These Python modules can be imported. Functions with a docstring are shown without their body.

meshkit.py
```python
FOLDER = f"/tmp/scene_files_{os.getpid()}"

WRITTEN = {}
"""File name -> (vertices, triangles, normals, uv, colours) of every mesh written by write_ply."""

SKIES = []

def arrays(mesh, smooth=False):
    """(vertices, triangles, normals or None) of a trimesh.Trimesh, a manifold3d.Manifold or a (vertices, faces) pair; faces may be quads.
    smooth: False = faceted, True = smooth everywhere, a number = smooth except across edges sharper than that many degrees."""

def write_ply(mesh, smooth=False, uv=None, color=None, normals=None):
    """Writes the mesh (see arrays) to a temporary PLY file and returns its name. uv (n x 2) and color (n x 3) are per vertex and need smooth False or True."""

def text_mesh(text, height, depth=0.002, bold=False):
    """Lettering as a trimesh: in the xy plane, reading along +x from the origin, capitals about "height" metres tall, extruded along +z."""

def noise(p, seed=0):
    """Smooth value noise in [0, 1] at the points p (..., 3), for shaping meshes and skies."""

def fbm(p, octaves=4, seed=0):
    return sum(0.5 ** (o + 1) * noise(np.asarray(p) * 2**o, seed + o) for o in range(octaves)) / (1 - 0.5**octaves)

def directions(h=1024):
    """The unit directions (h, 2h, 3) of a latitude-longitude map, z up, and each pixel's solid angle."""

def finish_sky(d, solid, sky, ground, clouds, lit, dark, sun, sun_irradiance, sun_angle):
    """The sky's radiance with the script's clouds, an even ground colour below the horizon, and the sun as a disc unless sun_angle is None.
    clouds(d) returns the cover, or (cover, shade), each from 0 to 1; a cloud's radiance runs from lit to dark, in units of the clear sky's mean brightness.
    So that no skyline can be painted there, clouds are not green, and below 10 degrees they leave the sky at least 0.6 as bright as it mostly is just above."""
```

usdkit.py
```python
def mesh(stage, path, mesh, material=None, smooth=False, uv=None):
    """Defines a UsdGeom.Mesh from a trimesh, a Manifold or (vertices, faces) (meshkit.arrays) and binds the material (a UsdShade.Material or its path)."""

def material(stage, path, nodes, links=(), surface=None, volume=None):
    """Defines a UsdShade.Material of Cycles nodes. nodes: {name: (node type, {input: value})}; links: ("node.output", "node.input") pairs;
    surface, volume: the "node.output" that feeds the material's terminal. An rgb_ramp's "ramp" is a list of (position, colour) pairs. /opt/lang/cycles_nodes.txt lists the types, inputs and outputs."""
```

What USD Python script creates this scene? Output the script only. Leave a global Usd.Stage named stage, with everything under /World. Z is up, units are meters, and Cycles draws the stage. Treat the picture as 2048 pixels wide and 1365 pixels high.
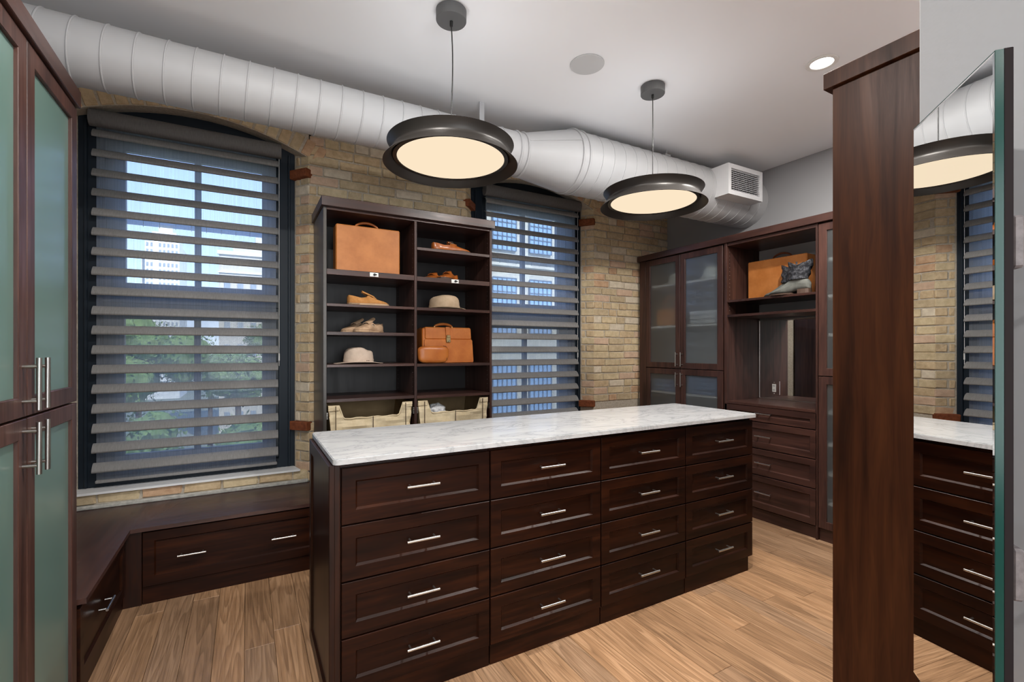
import math, random
import numpy as np
import trimesh
import shapely.geometry as sg
from pxr import Usd, UsdGeom, UsdLux, UsdShade, Gf, Sdf
import usdkit, meshkit

random.seed(7)
rng = np.random.default_rng(7)
stage = Usd.Stage.CreateInMemory()
UsdGeom.SetStageUpAxis(stage, UsdGeom.Tokens.z)
UsdGeom.SetStageMetersPerUnit(stage, 1.0)
UsdGeom.Xform.Define(stage, '/World')
UsdGeom.Scope.Define(stage, '/World/Looks')

# ------------------------------------------------------------------ camera
FPX, YAW, CAMH, HOR = 943.81, math.radians(29.3575), 1.315, 698.4
cam = UsdGeom.Camera.Define(stage, '/World/camera')
cam.CreateHorizontalApertureAttr(36.0)
cam.CreateVerticalApertureAttr(36.0 * 1365 / 2048)
cam.CreateFocalLengthAttr(FPX / 2048 * 36.0)
cam.CreateVerticalApertureOffsetAttr((HOR - 682.5) / 2048 * 36.0)
cam.CreateClippingRangeAttr(Gf.Vec2f(0.02, 2000))
cam.CreateExposureAttr(0.0)
cs, sn = math.cos(YAW), math.sin(YAW)
cam.AddTransformOp().Set(Gf.Matrix4d(cs, -sn, 0, 0, 0, 0, 1, 0, -sn, -cs, 0, 0, 0, 0, CAMH, 1))

# ------------------------------------------------------------------ sky, sun, large lights
def light(kind, path, inten, color, pos=None, rot=None, **kw):
    l = kind.Define(stage, path)
    l.CreateIntensityAttr(inten)
    l.CreateColorAttr(Gf.Vec3f(*color))
    x = UsdGeom.Xformable(l)
    if pos is not None: x.AddTranslateOp().Set(Gf.Vec3d(*pos))
    if rot is not None: x.AddRotateXYZOp().Set(Gf.Vec3f(*rot))
    for k, v in kw.items(): getattr(l, f'Create{k}Attr')(v)
    return l

dome = UsdLux.DomeLight.Define(stage, '/World/sky')
dome.CreateIntensityAttr(1.0)
skymat = usdkit.material(stage, '/World/Looks/sky_light', {
    'tc': ('texture_coordinate', {}),
    'sep': ('separate_xyz', {}),
    'ramp': ('rgb_ramp', {'ramp': [(0.0, (0.30, 0.33, 0.30)), (0.48, (0.45, 0.52, 0.55)), (0.505, (0.90, 1.02, 1.25)), (0.56, (0.50, 0.66, 1.12)), (0.66, (0.34, 0.49, 1.00)), (1.0, (0.25, 0.45, 0.90))]}),
    'mr': ('map_range', {'from_min': -1.0, 'from_max': 1.0, 'to_min': 0.0, 'to_max': 1.0}),
    'bg': ('background_shader', {'strength': 2.8})},
    [('tc.generated', 'sep.vector'), ('sep.z', 'mr.value'), ('mr.result', 'ramp.fac'), ('ramp.color', 'bg.color')], surface='bg.background')
UsdShade.MaterialBindingAPI.Apply(dome.GetPrim()).Bind(skymat)
light(UsdLux.DistantLight, '/World/sun', 2.4, (1.0, 0.95, 0.86), rot=(48, 0, 20), Angle=0.6, Normalize=True)
# unseen area light behind the camera, placed to light the room frontally
light(UsdLux.RectLight, '/World/rear_window_daylight', 7.0, (0.93, 0.97, 1.0), pos=(0.55, -2.52, 1.50), rot=(90, 0, 0), Width=2.3, Height=1.9)

# ------------------------------------------------------------------ helpers
used = {}
def uniq(path):
    n = used.get(path, 0); used[path] = n + 1
    return path if n == 0 else f'{path}_{n:03d}'

BASE = {}
def meshof(m):
    if isinstance(m, (list, tuple)) and len(m) and not isinstance(m[0], np.ndarray):
        vs, fs, n = [], [], 0
        for q in m:
            v, f, _ = meshkit.arrays(q)
            vs.append(v); fs.append(f + n); n += len(v)
        return np.vstack(vs), np.vstack(fs)
    v, f, _ = meshkit.arrays(m)
    return v, f

def put(parent, name, m, mat, smooth=False, label=None, kind=None):
    """one mesh under a thing or a part (world coordinates in, the thing's base is taken off)"""
    pp = str(parent.GetPath()) if hasattr(parent, 'GetPath') else parent
    path = uniq(f'{pp}/{name}')
    v, f = meshof(m)
    b = BASE.get(pp, np.zeros(3))
    BASE[path] = b
    g = usdkit.mesh(stage, path, (v - b, f), M[mat], smooth=smooth)
    p = g.GetPrim()
    if label: p.SetCustomDataByKey('label', label)
    if kind: p.SetCustomDataByKey('kind', kind)
    return p

def thing(name, label, cat, base=(0, 0, 0), group=None, kind=None):
    path = uniq('/World/' + name)
    x = UsdGeom.Xform.Define(stage, path)
    x.AddTranslateOp().Set(Gf.Vec3d(*map(float, base)))
    BASE[path] = np.array(base, float)
    p = x.GetPrim()
    p.SetCustomDataByKey('label', label)
    if cat: p.SetCustomDataByKey('category', cat)
    if group: p.SetCustomDataByKey('group', group)
    if kind: p.SetCustomDataByKey('kind', kind)
    return p

def struct(name, label, base=(0, 0, 0)):
    return thing(name, label, None, base, kind='structure')

def solo(name, m, mat, label, cat, smooth=False, group=None, kind=None):
    p = put('/World', name, m, mat, smooth)
    p.SetCustomDataByKey('label', label)
    if cat: p.SetCustomDataByKey('category', cat)
    if group: p.SetCustomDataByKey('group', group)
    if kind: p.SetCustomDataByKey('kind', kind)
    return p

# bevelled box: fixed topology of 24 vertices
def _bb():
    pts, key = [], []
    for sx in (-1, 1):
        for sy in (-1, 1):
            for sz in (-1, 1):
                for ax in range(3):
                    p = np.array([sx, sy, sz], float); q = p * 0.8; q[ax] = p[ax]
                    pts.append(q); key.append((sx, sy, sz, ax))
    h = trimesh.convex.convex_hull(np.array(pts))
    order = [int(np.argmin(np.abs(h.vertices - p).sum(1))) for p in pts]
    inv = {o: i for i, o in enumerate(order)}
    f = np.array([[inv[a] for a in t] for t in h.faces])
    return np.array(key, float), f
BBK, BBF = _bb()
def bx(x0, x1, y0, y1, z0, z1, b=0.002):
    lo = np.array([min(x0, x1), min(y0, y1), min(z0, z1)]); hi = np.array([max(x0, x1), max(y0, y1), max(z0, z1)])
    b = min(b, 0.45 * (hi - lo).min())
    c, h = (lo + hi) / 2, (hi - lo) / 2
    v = np.empty((24, 3))
    for k in range(3):
        v[:, k] = c[k] + BBK[:, k] * np.where(BBK[:, 3] == k, h[k], h[k] - b)
    return v, BBF

def frame_map(o, U, V, W):
    o, U, V, W = map(lambda a: np.array(a, float), (o, U, V, W))
    return lambda p: o + np.outer(p[:, 0], U) + np.outer(p[:, 1], V) + np.outer(p[:, 2], W)

def orient(v, f):
    m = trimesh.Trimesh(v, f, process=False)
    if m.volume < 0: f = f[:, ::-1]
    return v, f

def loft_rect(u0, u1, v0, v1, steps, mp, cap0=True, cap1=True, closed=False):
    """nested rectangles (inset, w) joined up"""
    P = []
    for ins, w in steps:
        P += [(u0 + ins, v0 + ins, w), (u1 - ins, v0 + ins, w), (u1 - ins, v1 - ins, w), (u0 + ins, v1 - ins, w)]
    n = len(steps); F = []
    for i in range(n if closed else n - 1):
        j = (i + 1) % n
        for k in range(4):
            a, b = 4 * i + k, 4 * i + (k + 1) % 4
            c, d = 4 * j + (k + 1) % 4, 4 * j + k
            F += [(a, b, c), (a, c, d)]
    if not closed:
        if cap0: F += [(0, 2, 1), (0, 3, 2)]
        if cap1:
            e = 4 * (n - 1); F += [(e, e + 1, e + 2), (e, e + 2, e + 3)]
    return orient(mp(np.array(P, float)), np.array(F))

def shaker(u0, u1, v0, v1, mp, T=0.02, fr=0.048):
    return loft_rect(u0, u1, v0, v1, [(0, 0), (0, T - .002), (.002, T), (fr, T), (fr + .007, T - .009)], mp)
def door_ring(u0, u1, v0, v1, mp, T=0.02, fr=0.05):
    return loft_rect(u0, u1, v0, v1, [(0, 0), (0, T - .002), (.002, T), (fr - .002, T), (fr, T - .002), (fr, 0)], mp, closed=True)

def cyl(p0, p1, r, n=12, r1=None, caps=True):
    p0, p1 = np.array(p0, float), np.array(p1, float); r1 = r if r1 is None else r1
    d = p1 - p0; d /= np.linalg.norm(d)
    a = np.cross(d, [0, 0, 1] if abs(d[2]) < .9 else [1, 0, 0]); a /= np.linalg.norm(a); b = np.cross(d, a)
    t = np.linspace(0, 2 * np.pi, n, endpoint=False)
    c = np.outer(np.cos(t), a) + np.outer(np.sin(t), b)
    v = np.vstack([p0 + r * c, p1 + r1 * c, [p0, p1]])
    F = []
    for i in range(n):
        j = (i + 1) % n
        F += [(i, j, n + j), (i, n + j, n + i)]
        if caps: F += [(2 * n, j, i), (2 * n + 1, n + i, n + j)]
    return orient(v, np.array(F))

def tube(path, r, n=8, closed=False):
    path = np.array(path, float); m = len(path)
    rs = np.broadcast_to(np.asarray(r, float), (m,))
    if closed: tg = np.roll(path, -1, 0) - np.roll(path, 1, 0)
    else: tg = np.gradient(path, axis=0)
    tg /= np.linalg.norm(tg, axis=1, keepdims=True) + 1e-12
    ref = np.array([0, 0, 1.0]) if abs(tg[:, 2]).max() < .95 else np.array([0.3, 1, 0.2])
    a = np.cross(tg, ref); a /= np.linalg.norm(a, axis=1, keepdims=True) + 1e-12; b = np.cross(tg, a)
    t = np.linspace(0, 2 * np.pi, n, endpoint=False)
    v = (path[:, None] + rs[:, None, None] * (np.cos(t)[None, :, None] * a[:, None] + np.sin(t)[None, :, None] * b[:, None])).reshape(-1, 3)
    F = []
    for i in range(m if closed else m - 1):
        k = (i + 1) % m
        for j in range(n):
            l = (j + 1) % n
            F += [(i * n + j, i * n + l, k * n + l), (i * n + j, k * n + l, k * n + j)]
    if not closed:
        v = np.vstack([v, path[:1], path[-1:]]); c0, c1 = m * n, m * n + 1
        for j in range(n):
            l = (j + 1) % n
            F += [(c0, l, j), (c1, (m - 1) * n + j, (m - 1) * n + l)]
    return orient(v, np.array(F))

def lathe(prof, c=(0, 0, 0), n=48, sx=1, sy=1):
    """closed profile [(r, z)] spun about z"""
    prof = np.array(prof, float); m = len(prof); t = np.linspace(0, 2 * np.pi, n, endpoint=False)
    v = np.stack([np.outer(np.cos(t), prof[:, 0]) * sx, np.outer(np.sin(t), prof[:, 0]) * sy, np.tile(prof[:, 1], (n, 1))], -1).reshape(-1, 3)
    F = []
    for i in range(n):
        k = (i + 1) % n
        for j in range(m):
            l = (j + 1) % m
            F += [(i * m + j, k * m + j, k * m + l), (i * m + j, k * m + l, i * m + l)]
    return orient(v + np.array(c), np.array(F))

def prism(poly, h, mp):
    """shapely polygon / point list in (u, v), extruded along w from 0 to h"""
    p = poly if hasattr(poly, 'exterior') else sg.Polygon(poly)
    m = trimesh.creation.extrude_polygon(p, h, engine='earcut')
    return orient(mp(np.array(m.vertices)), np.array(m.faces))
XY = lambda z=0: frame_map((0, 0, z), (1, 0, 0), (0, 1, 0), (0, 0, 1))
XZ = lambda y=0: frame_map((0, y, 0), (1, 0, 0), (0, 0, 1), (0, 1, 0))
YZ = lambda x=0: frame_map((x, 0, 0), (0, 1, 0), (0, 0, 1), (1, 0, 0))

def grid_surf(P, closed_u=False):
    n, m = P.shape[:2]; F = []
    for i in range(n if closed_u else n - 1):
        k = (i + 1) % n
        for j in range(m - 1):
            F += [(i * m + j, k * m + j, k * m + j + 1), (i * m + j, k * m + j + 1, i * m + j + 1)]
    return P.reshape(-1, 3), np.array(F)

# ------------------------------------------------------------------ materials
M = {}
def mat(name, nodes, links=(), surface='p.BSDF'):
    M[name] = usdkit.material(stage, '/World/Looks/' + name, nodes, links, surface=surface)
def plain(name, col, rough=.5, metal=0., spec=.5, bump=None, **kw):
    nodes = {'p': ('principled_bsdf', {'base_color': col, 'roughness': rough, 'metallic': metal, 'specular_ior_level': spec, **kw})}
    links = []
    if bump:
        nodes |= {'g': ('geometry', {}), 'n': ('noise_texture', {'scale': bump[0], 'detail': 3.0}), 'b': ('bump', {'strength': bump[1], 'distance': bump[2]})}
        links = [('g.position', 'n.vector'), ('n.fac', 'b.height'), ('b.normal', 'p.normal')]
    mat(name, nodes, links)
def mottled(name, c1, c2, scale, rough=.7, lo=.35, hi=.65, bump=None, spec=.4, stretch=(1, 1, 1), detail=5.0, rnd=0.0, c3=None):
    ramp = [(0, c1), (lo, c1), (hi, c2), (1, c3 or c2)]
    nodes = {'g': ('geometry', {}), 'oi': ('object_info', {}), 'mu': ('math', {'math_type': 'multiply', 'value2': 37.0 * rnd}), 'va': ('vector_math', {'math_type': 'add'}),
             'mp': ('mapping', {'scale': stretch}), 'n': ('noise_texture', {'scale': scale, 'detail': detail, 'roughness': .6}),
             'r': ('rgb_ramp', {'ramp': ramp}), 'p': ('principled_bsdf', {'roughness': rough, 'specular_ior_level': spec})}
    links = [('g.position', 'va.vector1'), ('oi.random', 'mu.value1'), ('mu.value', 'va.vector2'), ('va.vector', 'mp.vector'), ('mp.vector', 'n.vector'), ('n.fac', 'r.fac'), ('r.color', 'p.base_color')]
    if bump:
        nodes['b'] = ('bump', {'strength': bump[0], 'distance': bump[1]})
        links += [('n.fac', 'b.height'), ('b.normal', 'p.normal')]
    mat(name, nodes, links)

def wood(name, dark, mid, light_, axis, rough=.36, scale=1.0, spec=.5, rnd=1.0):
    st = [26.0, 26.0, 26.0]; st[axis] = 1.6
    st2 = [7.0, 7.0, 7.0]; st2[axis] = 1.1
    nodes = {'g': ('geometry', {}), 'oi': ('object_info', {}), 'mu': ('math', {'math_type': 'multiply', 'value2': 23.0 * rnd}), 'va': ('vector_math', {'math_type': 'add'}),
             'm1': ('mapping', {'scale': tuple(s * scale for s in st)}), 'm2': ('mapping', {'scale': tuple(s * scale for s in st2)}),
             'n1': ('noise_texture', {'scale': 1.6, 'detail': 6.0, 'roughness': .65, 'distortion': .6}),
             'n2': ('noise_texture', {'scale': .9, 'detail': 3.0, 'roughness': .55, 'distortion': 1.6}),
             'mx': ('mix_float', {'fac': .45}),
             'r': ('rgb_ramp', {'ramp': [(0, dark), (.36, dark), (.5, mid), (.66, light_), (1, light_)]}),
             'rr': ('map_range', {'from_min': .3, 'from_max': .7, 'to_min': rough + .06, 'to_max': rough - .06}),
             'p': ('principled_bsdf', {'specular_ior_level': spec}),
             'b': ('bump', {'strength': .06, 'distance': .002})}
    links = [('g.position', 'va.vector1'), ('oi.random', 'mu.value1'), ('mu.value', 'va.vector2'), ('va.vector', 'm1.vector'), ('va.vector', 'm2.vector'),
             ('m1.vector', 'n1.vector'), ('m2.vector', 'n2.vector'), ('n1.fac', 'mx.a'), ('n2.fac', 'mx.b'), ('mx.result', 'r.fac'), ('r.color', 'p.base_color'),
             ('mx.result', 'rr.value'), ('rr.result', 'p.roughness'), ('n1.fac', 'b.height'), ('b.normal', 'p.normal')]
    mat(name, nodes, links)

for ax, nm in enumerate('xyz'):
    wood('espresso_' + nm, (.0085, .0026, .0013), (.0185, .0054, .0026), (.040, .0115, .0045), ax, spec=(.14, .2, .28)[ax])
    wood('walnut_' + nm, (.024, .0105, .0085), (.054, .0235, .018), (.088, .039, .029), ax, rough=(.32, .32, .42)[ax], spec=(.55, .5, .4)[ax])  # second wood: paler and greyer, haze and reflected light toned into its colour
wood('cherry_z', (.026, .0092, .0045), (.060, .0200, .0085), (.102, .036, .0135), 2, rough=.38, scale=.75, spec=.16)
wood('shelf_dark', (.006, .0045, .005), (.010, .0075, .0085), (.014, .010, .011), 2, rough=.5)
wood('case_side_sheen', (.034, .029, .024), (.052, .044, .037), (.070, .060, .050), 2, rough=.34)  # grazing window reflection on the left side is put into this colour

OAK = [((.22, .125, .066), (.31, .185, .100)), ((.26, .150, .080), (.36, .222, .128)), ((.20, .118, .066), (.285, .172, .100)), ((.28, .158, .082), (.40, .245, .140)), ((.235, .142, .082), (.32, .205, .126))]
OAK = [tuple(tuple(min(1, c * 1.5) for c in q) for q in p) for p in OAK]
for i, (d, l) in enumerate(OAK):
    nodes = {'g': ('geometry', {}), 'oi': ('object_info', {}), 'mu': ('math', {'math_type': 'multiply', 'value2': 41.0}), 'va': ('vector_math', {'math_type': 'add'}),
             'm1': ('mapping', {'scale': (13.0, .9, 1.0)}), 'nd': ('noise_texture', {'scale': 1.0, 'detail': 1.0, 'roughness': .4}), 'k': ('math', {'math_type': 'multiply', 'value2': 9.0}), 'fr': ('math', {'math_type': 'fraction'}),
             'm2': ('mapping', {'scale': (150.0, 5.0, 1.0)}), 'n2': ('noise_texture', {'scale': 1.0, 'detail': 3.0}),
             'm3': ('mapping', {'scale': (7.0, 1.6, 1.0)}), 'n3': ('noise_texture', {'scale': 1.0, 'detail': 3.0}),
             'r1': ('rgb_ramp', {'ramp': [(0, tuple(c * .80 for c in d)), (.14, tuple(c * .90 for c in d)), (.40, d), (.8, tuple((p + q) / 2 for p, q in zip(d, l))), (.92, tuple((p + q) / 2 for p, q in zip(d, l))), (1, tuple(c * .85 for c in d))]}),
             'r2': ('rgb_ramp', {'ramp': [(0, (.46, .43, .41)), (.40, (.72, .70, .68)), (.55, (1, 1, 1)), (1, (1, 1, 1))]}),
             'r3': ('rgb_ramp', {'ramp': [(.25, (.80, .78, .76)), (.6, (1.06, 1.05, 1.04))]}),
             'x1': ('mix_color', {'blend_type': 'multiply', 'fac': .8}), 'x2': ('mix_color', {'blend_type': 'multiply', 'fac': 1.0}),
             'p': ('principled_bsdf', {'roughness': .42, 'specular_ior_level': .4}), 'b': ('bump', {'strength': .10, 'distance': .002})}
    links = [('g.position', 'va.vector1'), ('oi.random', 'mu.value1'), ('mu.value', 'va.vector2'), ('va.vector', 'm1.vector'), ('va.vector', 'm2.vector'), ('va.vector', 'm3.vector'),
             ('m1.vector', 'nd.vector'), ('nd.fac', 'k.value1'), ('k.value', 'fr.value1'), ('fr.value', 'r1.fac'), ('m2.vector', 'n2.vector'), ('m3.vector', 'n3.vector'), ('n2.fac', 'r2.fac'), ('n3.fac', 'r3.fac'),
             ('r1.color', 'x1.a'), ('r2.color', 'x1.b'), ('x1.result', 'x2.a'), ('r3.color', 'x2.b'), ('x2.result', 'p.base_color'), ('n2.fac', 'b.height'), ('b.normal', 'p.normal')]
    mat(f'oak_{i}', nodes, links)
plain('subfloor', (.05, .03, .018), .8)

plain('paint_ceiling', (.88, .88, .89), .9, spec=.2)
plain('paint_wall', (.36, .36, .368), .85, spec=.2, bump=(140.0, .08, .002))
plain('duct_paint', (.43, .43, .437), .48, spec=.4)
plain('grille_white', (.70, .70, .71), .5)
plain('painted_dark', (.012, .012, .014), .8)
BR = [((.64, .50, .30), (.74, .60, .39)), ((.58, .42, .25), (.70, .54, .34)), ((.64, .44, .31), (.72, .52, .37)), ((.52, .40, .25), (.64, .51, .33)), ((.70, .59, .44), (.78, .68, .53)), ((.56, .35, .21), (.66, .44, .28))]
for i, (a, b) in enumerate(BR):
    mottled(f'brick_{i}', tuple(c * .88 for c in a), b, 26.0, .9, .3, .7, bump=(.35, .006), spec=.15, rnd=1.0, c3=tuple(min(1, c * 1.05) for c in b))
mottled('mortar', (.44, .38, .30), (.56, .50, .41), 60.0, .95, bump=(.5, .004), spec=.1)
mottled('mortar_grey', (.34, .33, .30), (.50, .49, .45), 40.0, .95, bump=(.5, .006), spec=.1)
mottled('red_brick', (.16, .045, .018), (.26, .080, .032), 40.0, .85, bump=(.3, .004), spec=.2, rnd=1.0)
plain('sill_white', (.80, .80, .79), .45)
plain('frame_navy', (.010, .017, .026), .5, spec=.25)
plain('sash_grey', (.030, .040, .048), .45)
plain('metal_black', (.02, .02, .02), .35)
mottled('vane_fabric', (.205, .199, .194), (.272, .265, .258), 1.0, .62, .3, .7, spec=.3, stretch=(420, 30, 30), detail=2.0, bump=(.12, .001))
# sheer backing cloth
nodes = {'g': ('geometry', {}), 'mp': ('mapping', {'scale': (190., 2.0, 2.0)}), 'n': ('noise_texture', {'scale': 1.0, 'detail': 1.0}),
         'mr': ('map_range', {'from_min': .3, 'from_max': .7, 'to_min': .22, 'to_max': .30}),
         't': ('transparent_bsdf', {'color': (1, 1, 1)}), 'd': ('diffuse_bsdf', {'color': (.42, .44, .47)}), 'tl': ('translucent_bsdf', {'color': (.42, .45, .49)}), 'm0': ('mix_closure', {'fac': .5}), 'm': ('mix_closure', {})}
mat('sheer', nodes, [('g.position', 'mp.vector'), ('mp.vector', 'n.vector'), ('n.fac', 'mr.value'), ('mr.result', 'm.fac'), ('t.BSDF', 'm.closure1'), ('d.BSDF', 'm0.closure1'), ('tl.BSDF', 'm0.closure2'), ('m0.closure', 'm.closure2')], 'm.closure')
mat('window_glass', {'ge': ('geometry', {}), 'iv': ('math', {'math_type': 'subtract', 'value1': 1.0}), 'fm': ('math', {'math_type': 'multiply'}), 'f': ('fresnel', {'IOR': 1.45}), 't': ('transparent_bsdf', {'color': (.93, .97, .97)}), 'g': ('glossy_bsdf', {'color': (.9, .95, 1), 'roughness': .02}), 'm': ('mix_closure', {})},
    [('ge.backfacing', 'iv.value2'), ('iv.value', 'fm.value1'), ('f.fac', 'fm.value2'), ('fm.value', 'm.fac'), ('t.BSDF', 'm.closure1'), ('g.BSDF', 'm.closure2')], 'm.closure')
mottled('rail_fabric', (.105, .099, .095), (.145, .138, .133), 1.0, .62, .3, .7, spec=.3, stretch=(420, 30, 30), detail=2.0)
mat('screen_mesh', {'t': ('transparent_bsdf', {'color': (1, 1, 1)}), 'd': ('diffuse_bsdf', {'color': (.05, .06, .07)}), 'm': ('mix_closure', {'fac': .34})}, [('t.BSDF', 'm.closure1'), ('d.BSDF', 'm.closure2')], 'm.closure')
mat('strip_glass', {'t': ('transparent_bsdf', {'color': (.8, .85, .9)}), 'd': ('diffuse_bsdf', {'color': (.10, .13, .17)}), 'm': ('mix_closure', {'fac': .5})}, [('t.BSDF', 'm.closure1'), ('d.BSDF', 'm.closure2')], 'm.closure')
# frosted cabinet glass
def frosted(name, tint, rough, body, bodyf, gr=.13):
    mat(name, {'ge': ('geometry', {}), 'iv': ('math', {'math_type': 'subtract', 'value1': 1.0}), 'fm': ('math', {'math_type': 'multiply'}), 'f': ('fresnel', {'IOR': 1.5}), 'r': ('refraction_bsdf', {'color': tint, 'roughness': rough, 'IOR': 1.25}), 'd': ('diffuse_bsdf', {'color': body}), 'tl': ('translucent_bsdf', {'color': body}), 'mb': ('mix_closure', {'fac': .5}),
               't': ('transparent_bsdf', {'color': tint}), 'm3': ('mix_closure', {'fac': .08}),
               'm1': ('mix_closure', {'fac': bodyf}), 'g': ('glossy_bsdf', {'color': (1, 1, 1), 'roughness': gr}), 'm2': ('mix_closure', {})},
        [('r.BSDF', 'm3.closure1'), ('t.BSDF', 'm3.closure2'), ('m3.closure', 'm1.closure1'), ('d.BSDF', 'mb.closure1'), ('tl.BSDF', 'mb.closure2'), ('mb.closure', 'm1.closure2'), ('ge.backfacing', 'iv.value2'), ('iv.value', 'fm.value1'), ('f.fac', 'fm.value2'), ('fm.value', 'm2.fac'), ('m1.closure', 'm2.closure1'), ('g.BSDF', 'm2.closure2')], 'm2.closure')
frosted('frost_grey', (.92, .95, .95), .26, (.60, .62, .62), .13)
frosted('frost_green', (.62, .82, .76), .35, (.27, .44, .39), .75, .28)
plain('mirror_silver', (.93, .94, .94), .005, metal=1.0)
mat('mirror_edge', {'p': ('principled_bsdf', {'base_color': (.006, .050, .040), 'roughness': .2, 'specular_ior_level': .25})})
plain('backing_brown', (.016, .011, .0115), .7, spec=.15)
mottled('bracket_metal', (.13, .112, .112), (.20, .175, .175), 60.0, .55, spec=.4)
plain('steel', (.62, .60, .57), .30, metal=1.0)
plain('brushed', (.42, .41, .39), .34, metal=1.0)
plain('brass', (.42, .33, .17), .35, metal=1.0)
plain('white_plastic', (.82, .81, .78), .4)
plain('silver_pin', (.55, .55, .55), .4, metal=.8)
# marble
mat('marble', {'g': ('geometry', {}), 'm1': ('mapping', {'rotation': (0, 0, .5), 'scale': (1.0, 2.0, 1.0)}),
               'n1': ('noise_texture', {'scale': 2.6, 'detail': 9.0, 'roughness': .62, 'distortion': 1.1}), 'sb': ('math', {'math_type': 'subtract', 'value2': .5}), 'ab': ('math', {'math_type': 'absolute'}),
               'r1': ('rgb_ramp', {'ramp': [(0, (.44, .45, .46)), (.006, (.51, .515, .52)), (.022, (.575, .58, .585)), (.07, (.61, .61, .61)), (1, (.635, .635, .63))]}),
               'n2': ('noise_texture', {'scale': 5.0, 'detail': 4.0}), 'r2': ('rgb_ramp', {'ramp': [(.3, (.90, .905, .91)), (.62, (1, 1, 1))]}), 'x': ('mix_color', {'blend_type': 'multiply', 'fac': 1.0}),
               'p': ('principled_bsdf', {'roughness': .10, 'specular_ior_level': .5})},
    [('g.position', 'm1.vector'), ('m1.vector', 'n1.vector'), ('n1.fac', 'sb.value1'), ('sb.value', 'ab.value1'), ('ab.value', 'r1.fac'), ('m1.vector', 'n2.vector'), ('n2.fac', 'r2.fac'), ('r1.color', 'x.a'), ('r2.color', 'x.b'), ('x.result', 'p.base_color')])
plain('lamp_bronze', (.030, .026, .023), .42, metal=.35)
plain('canopy_grey', (.10, .10, .10), .5)
mat('lamp_diffuser', {'e': ('emission', {'color': (.975, .80, .575), 'strength': 1.0})}, [], 'e.emission')
mat('unseen_uplight_glow', {'e': ('emission', {'color': (.97, .98, 1.0), 'strength': 4.1})}, [], 'e.emission')
mat('lamp_white', {'e': ('emission', {'color': (1.0, .97, .92), 'strength': 6.0})}, [], 'e.emission')
mottled('tan_leather', (.42, .140, .030), (.53, .195, .050), 9.0, .42, spec=.45, bump=(.05, .001))
mottled('orange_leather', (.48, .130, .022), (.60, .190, .038), 12.0, .36, spec=.5, bump=(.06, .001))
mottled('russet_leather', (.33, .085, .015), (.46, .135, .028), 22.0, .25, spec=.6)
plain('russet_dark', (.16, .040, .012), .4)
mottled('tan_suede', (.42, .185, .055), (.54, .26, .09), 40.0, .95, spec=.1)
mottled('sand_suede', (.42, .27, .165), (.55, .37, .24), 40.0, .95, spec=.1)
plain('shoe_lining', (.50, .33, .20), .8)
plain('sole_dark', (.08, .045, .03), .6)
mottled('felt_stone', (.56, .44, .35), (.64, .51, .41), 30.0, .95, spec=.08)
mottled('felt_tan', (.52, .38, .25), (.60, .45, .31), 30.0, .95, spec=.08)
plain('felt_white', (.80, .80, .74), .9)
plain('felt_dark', (.18, .14, .12), .9)
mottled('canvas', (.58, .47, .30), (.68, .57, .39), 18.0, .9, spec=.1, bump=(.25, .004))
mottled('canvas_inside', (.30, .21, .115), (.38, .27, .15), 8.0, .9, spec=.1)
plain('piping_brown', (.06, .035, .02), .7)
plain('tissue', (.62, .62, .63), .7, bump=(30.0, .4, .01))
mottled('boot_shaft', (.020, .021, .025), (.065, .068, .078), 55.0, .5, .45, .55, bump=(.4, .003), c3=(.22, .22, .23))
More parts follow.
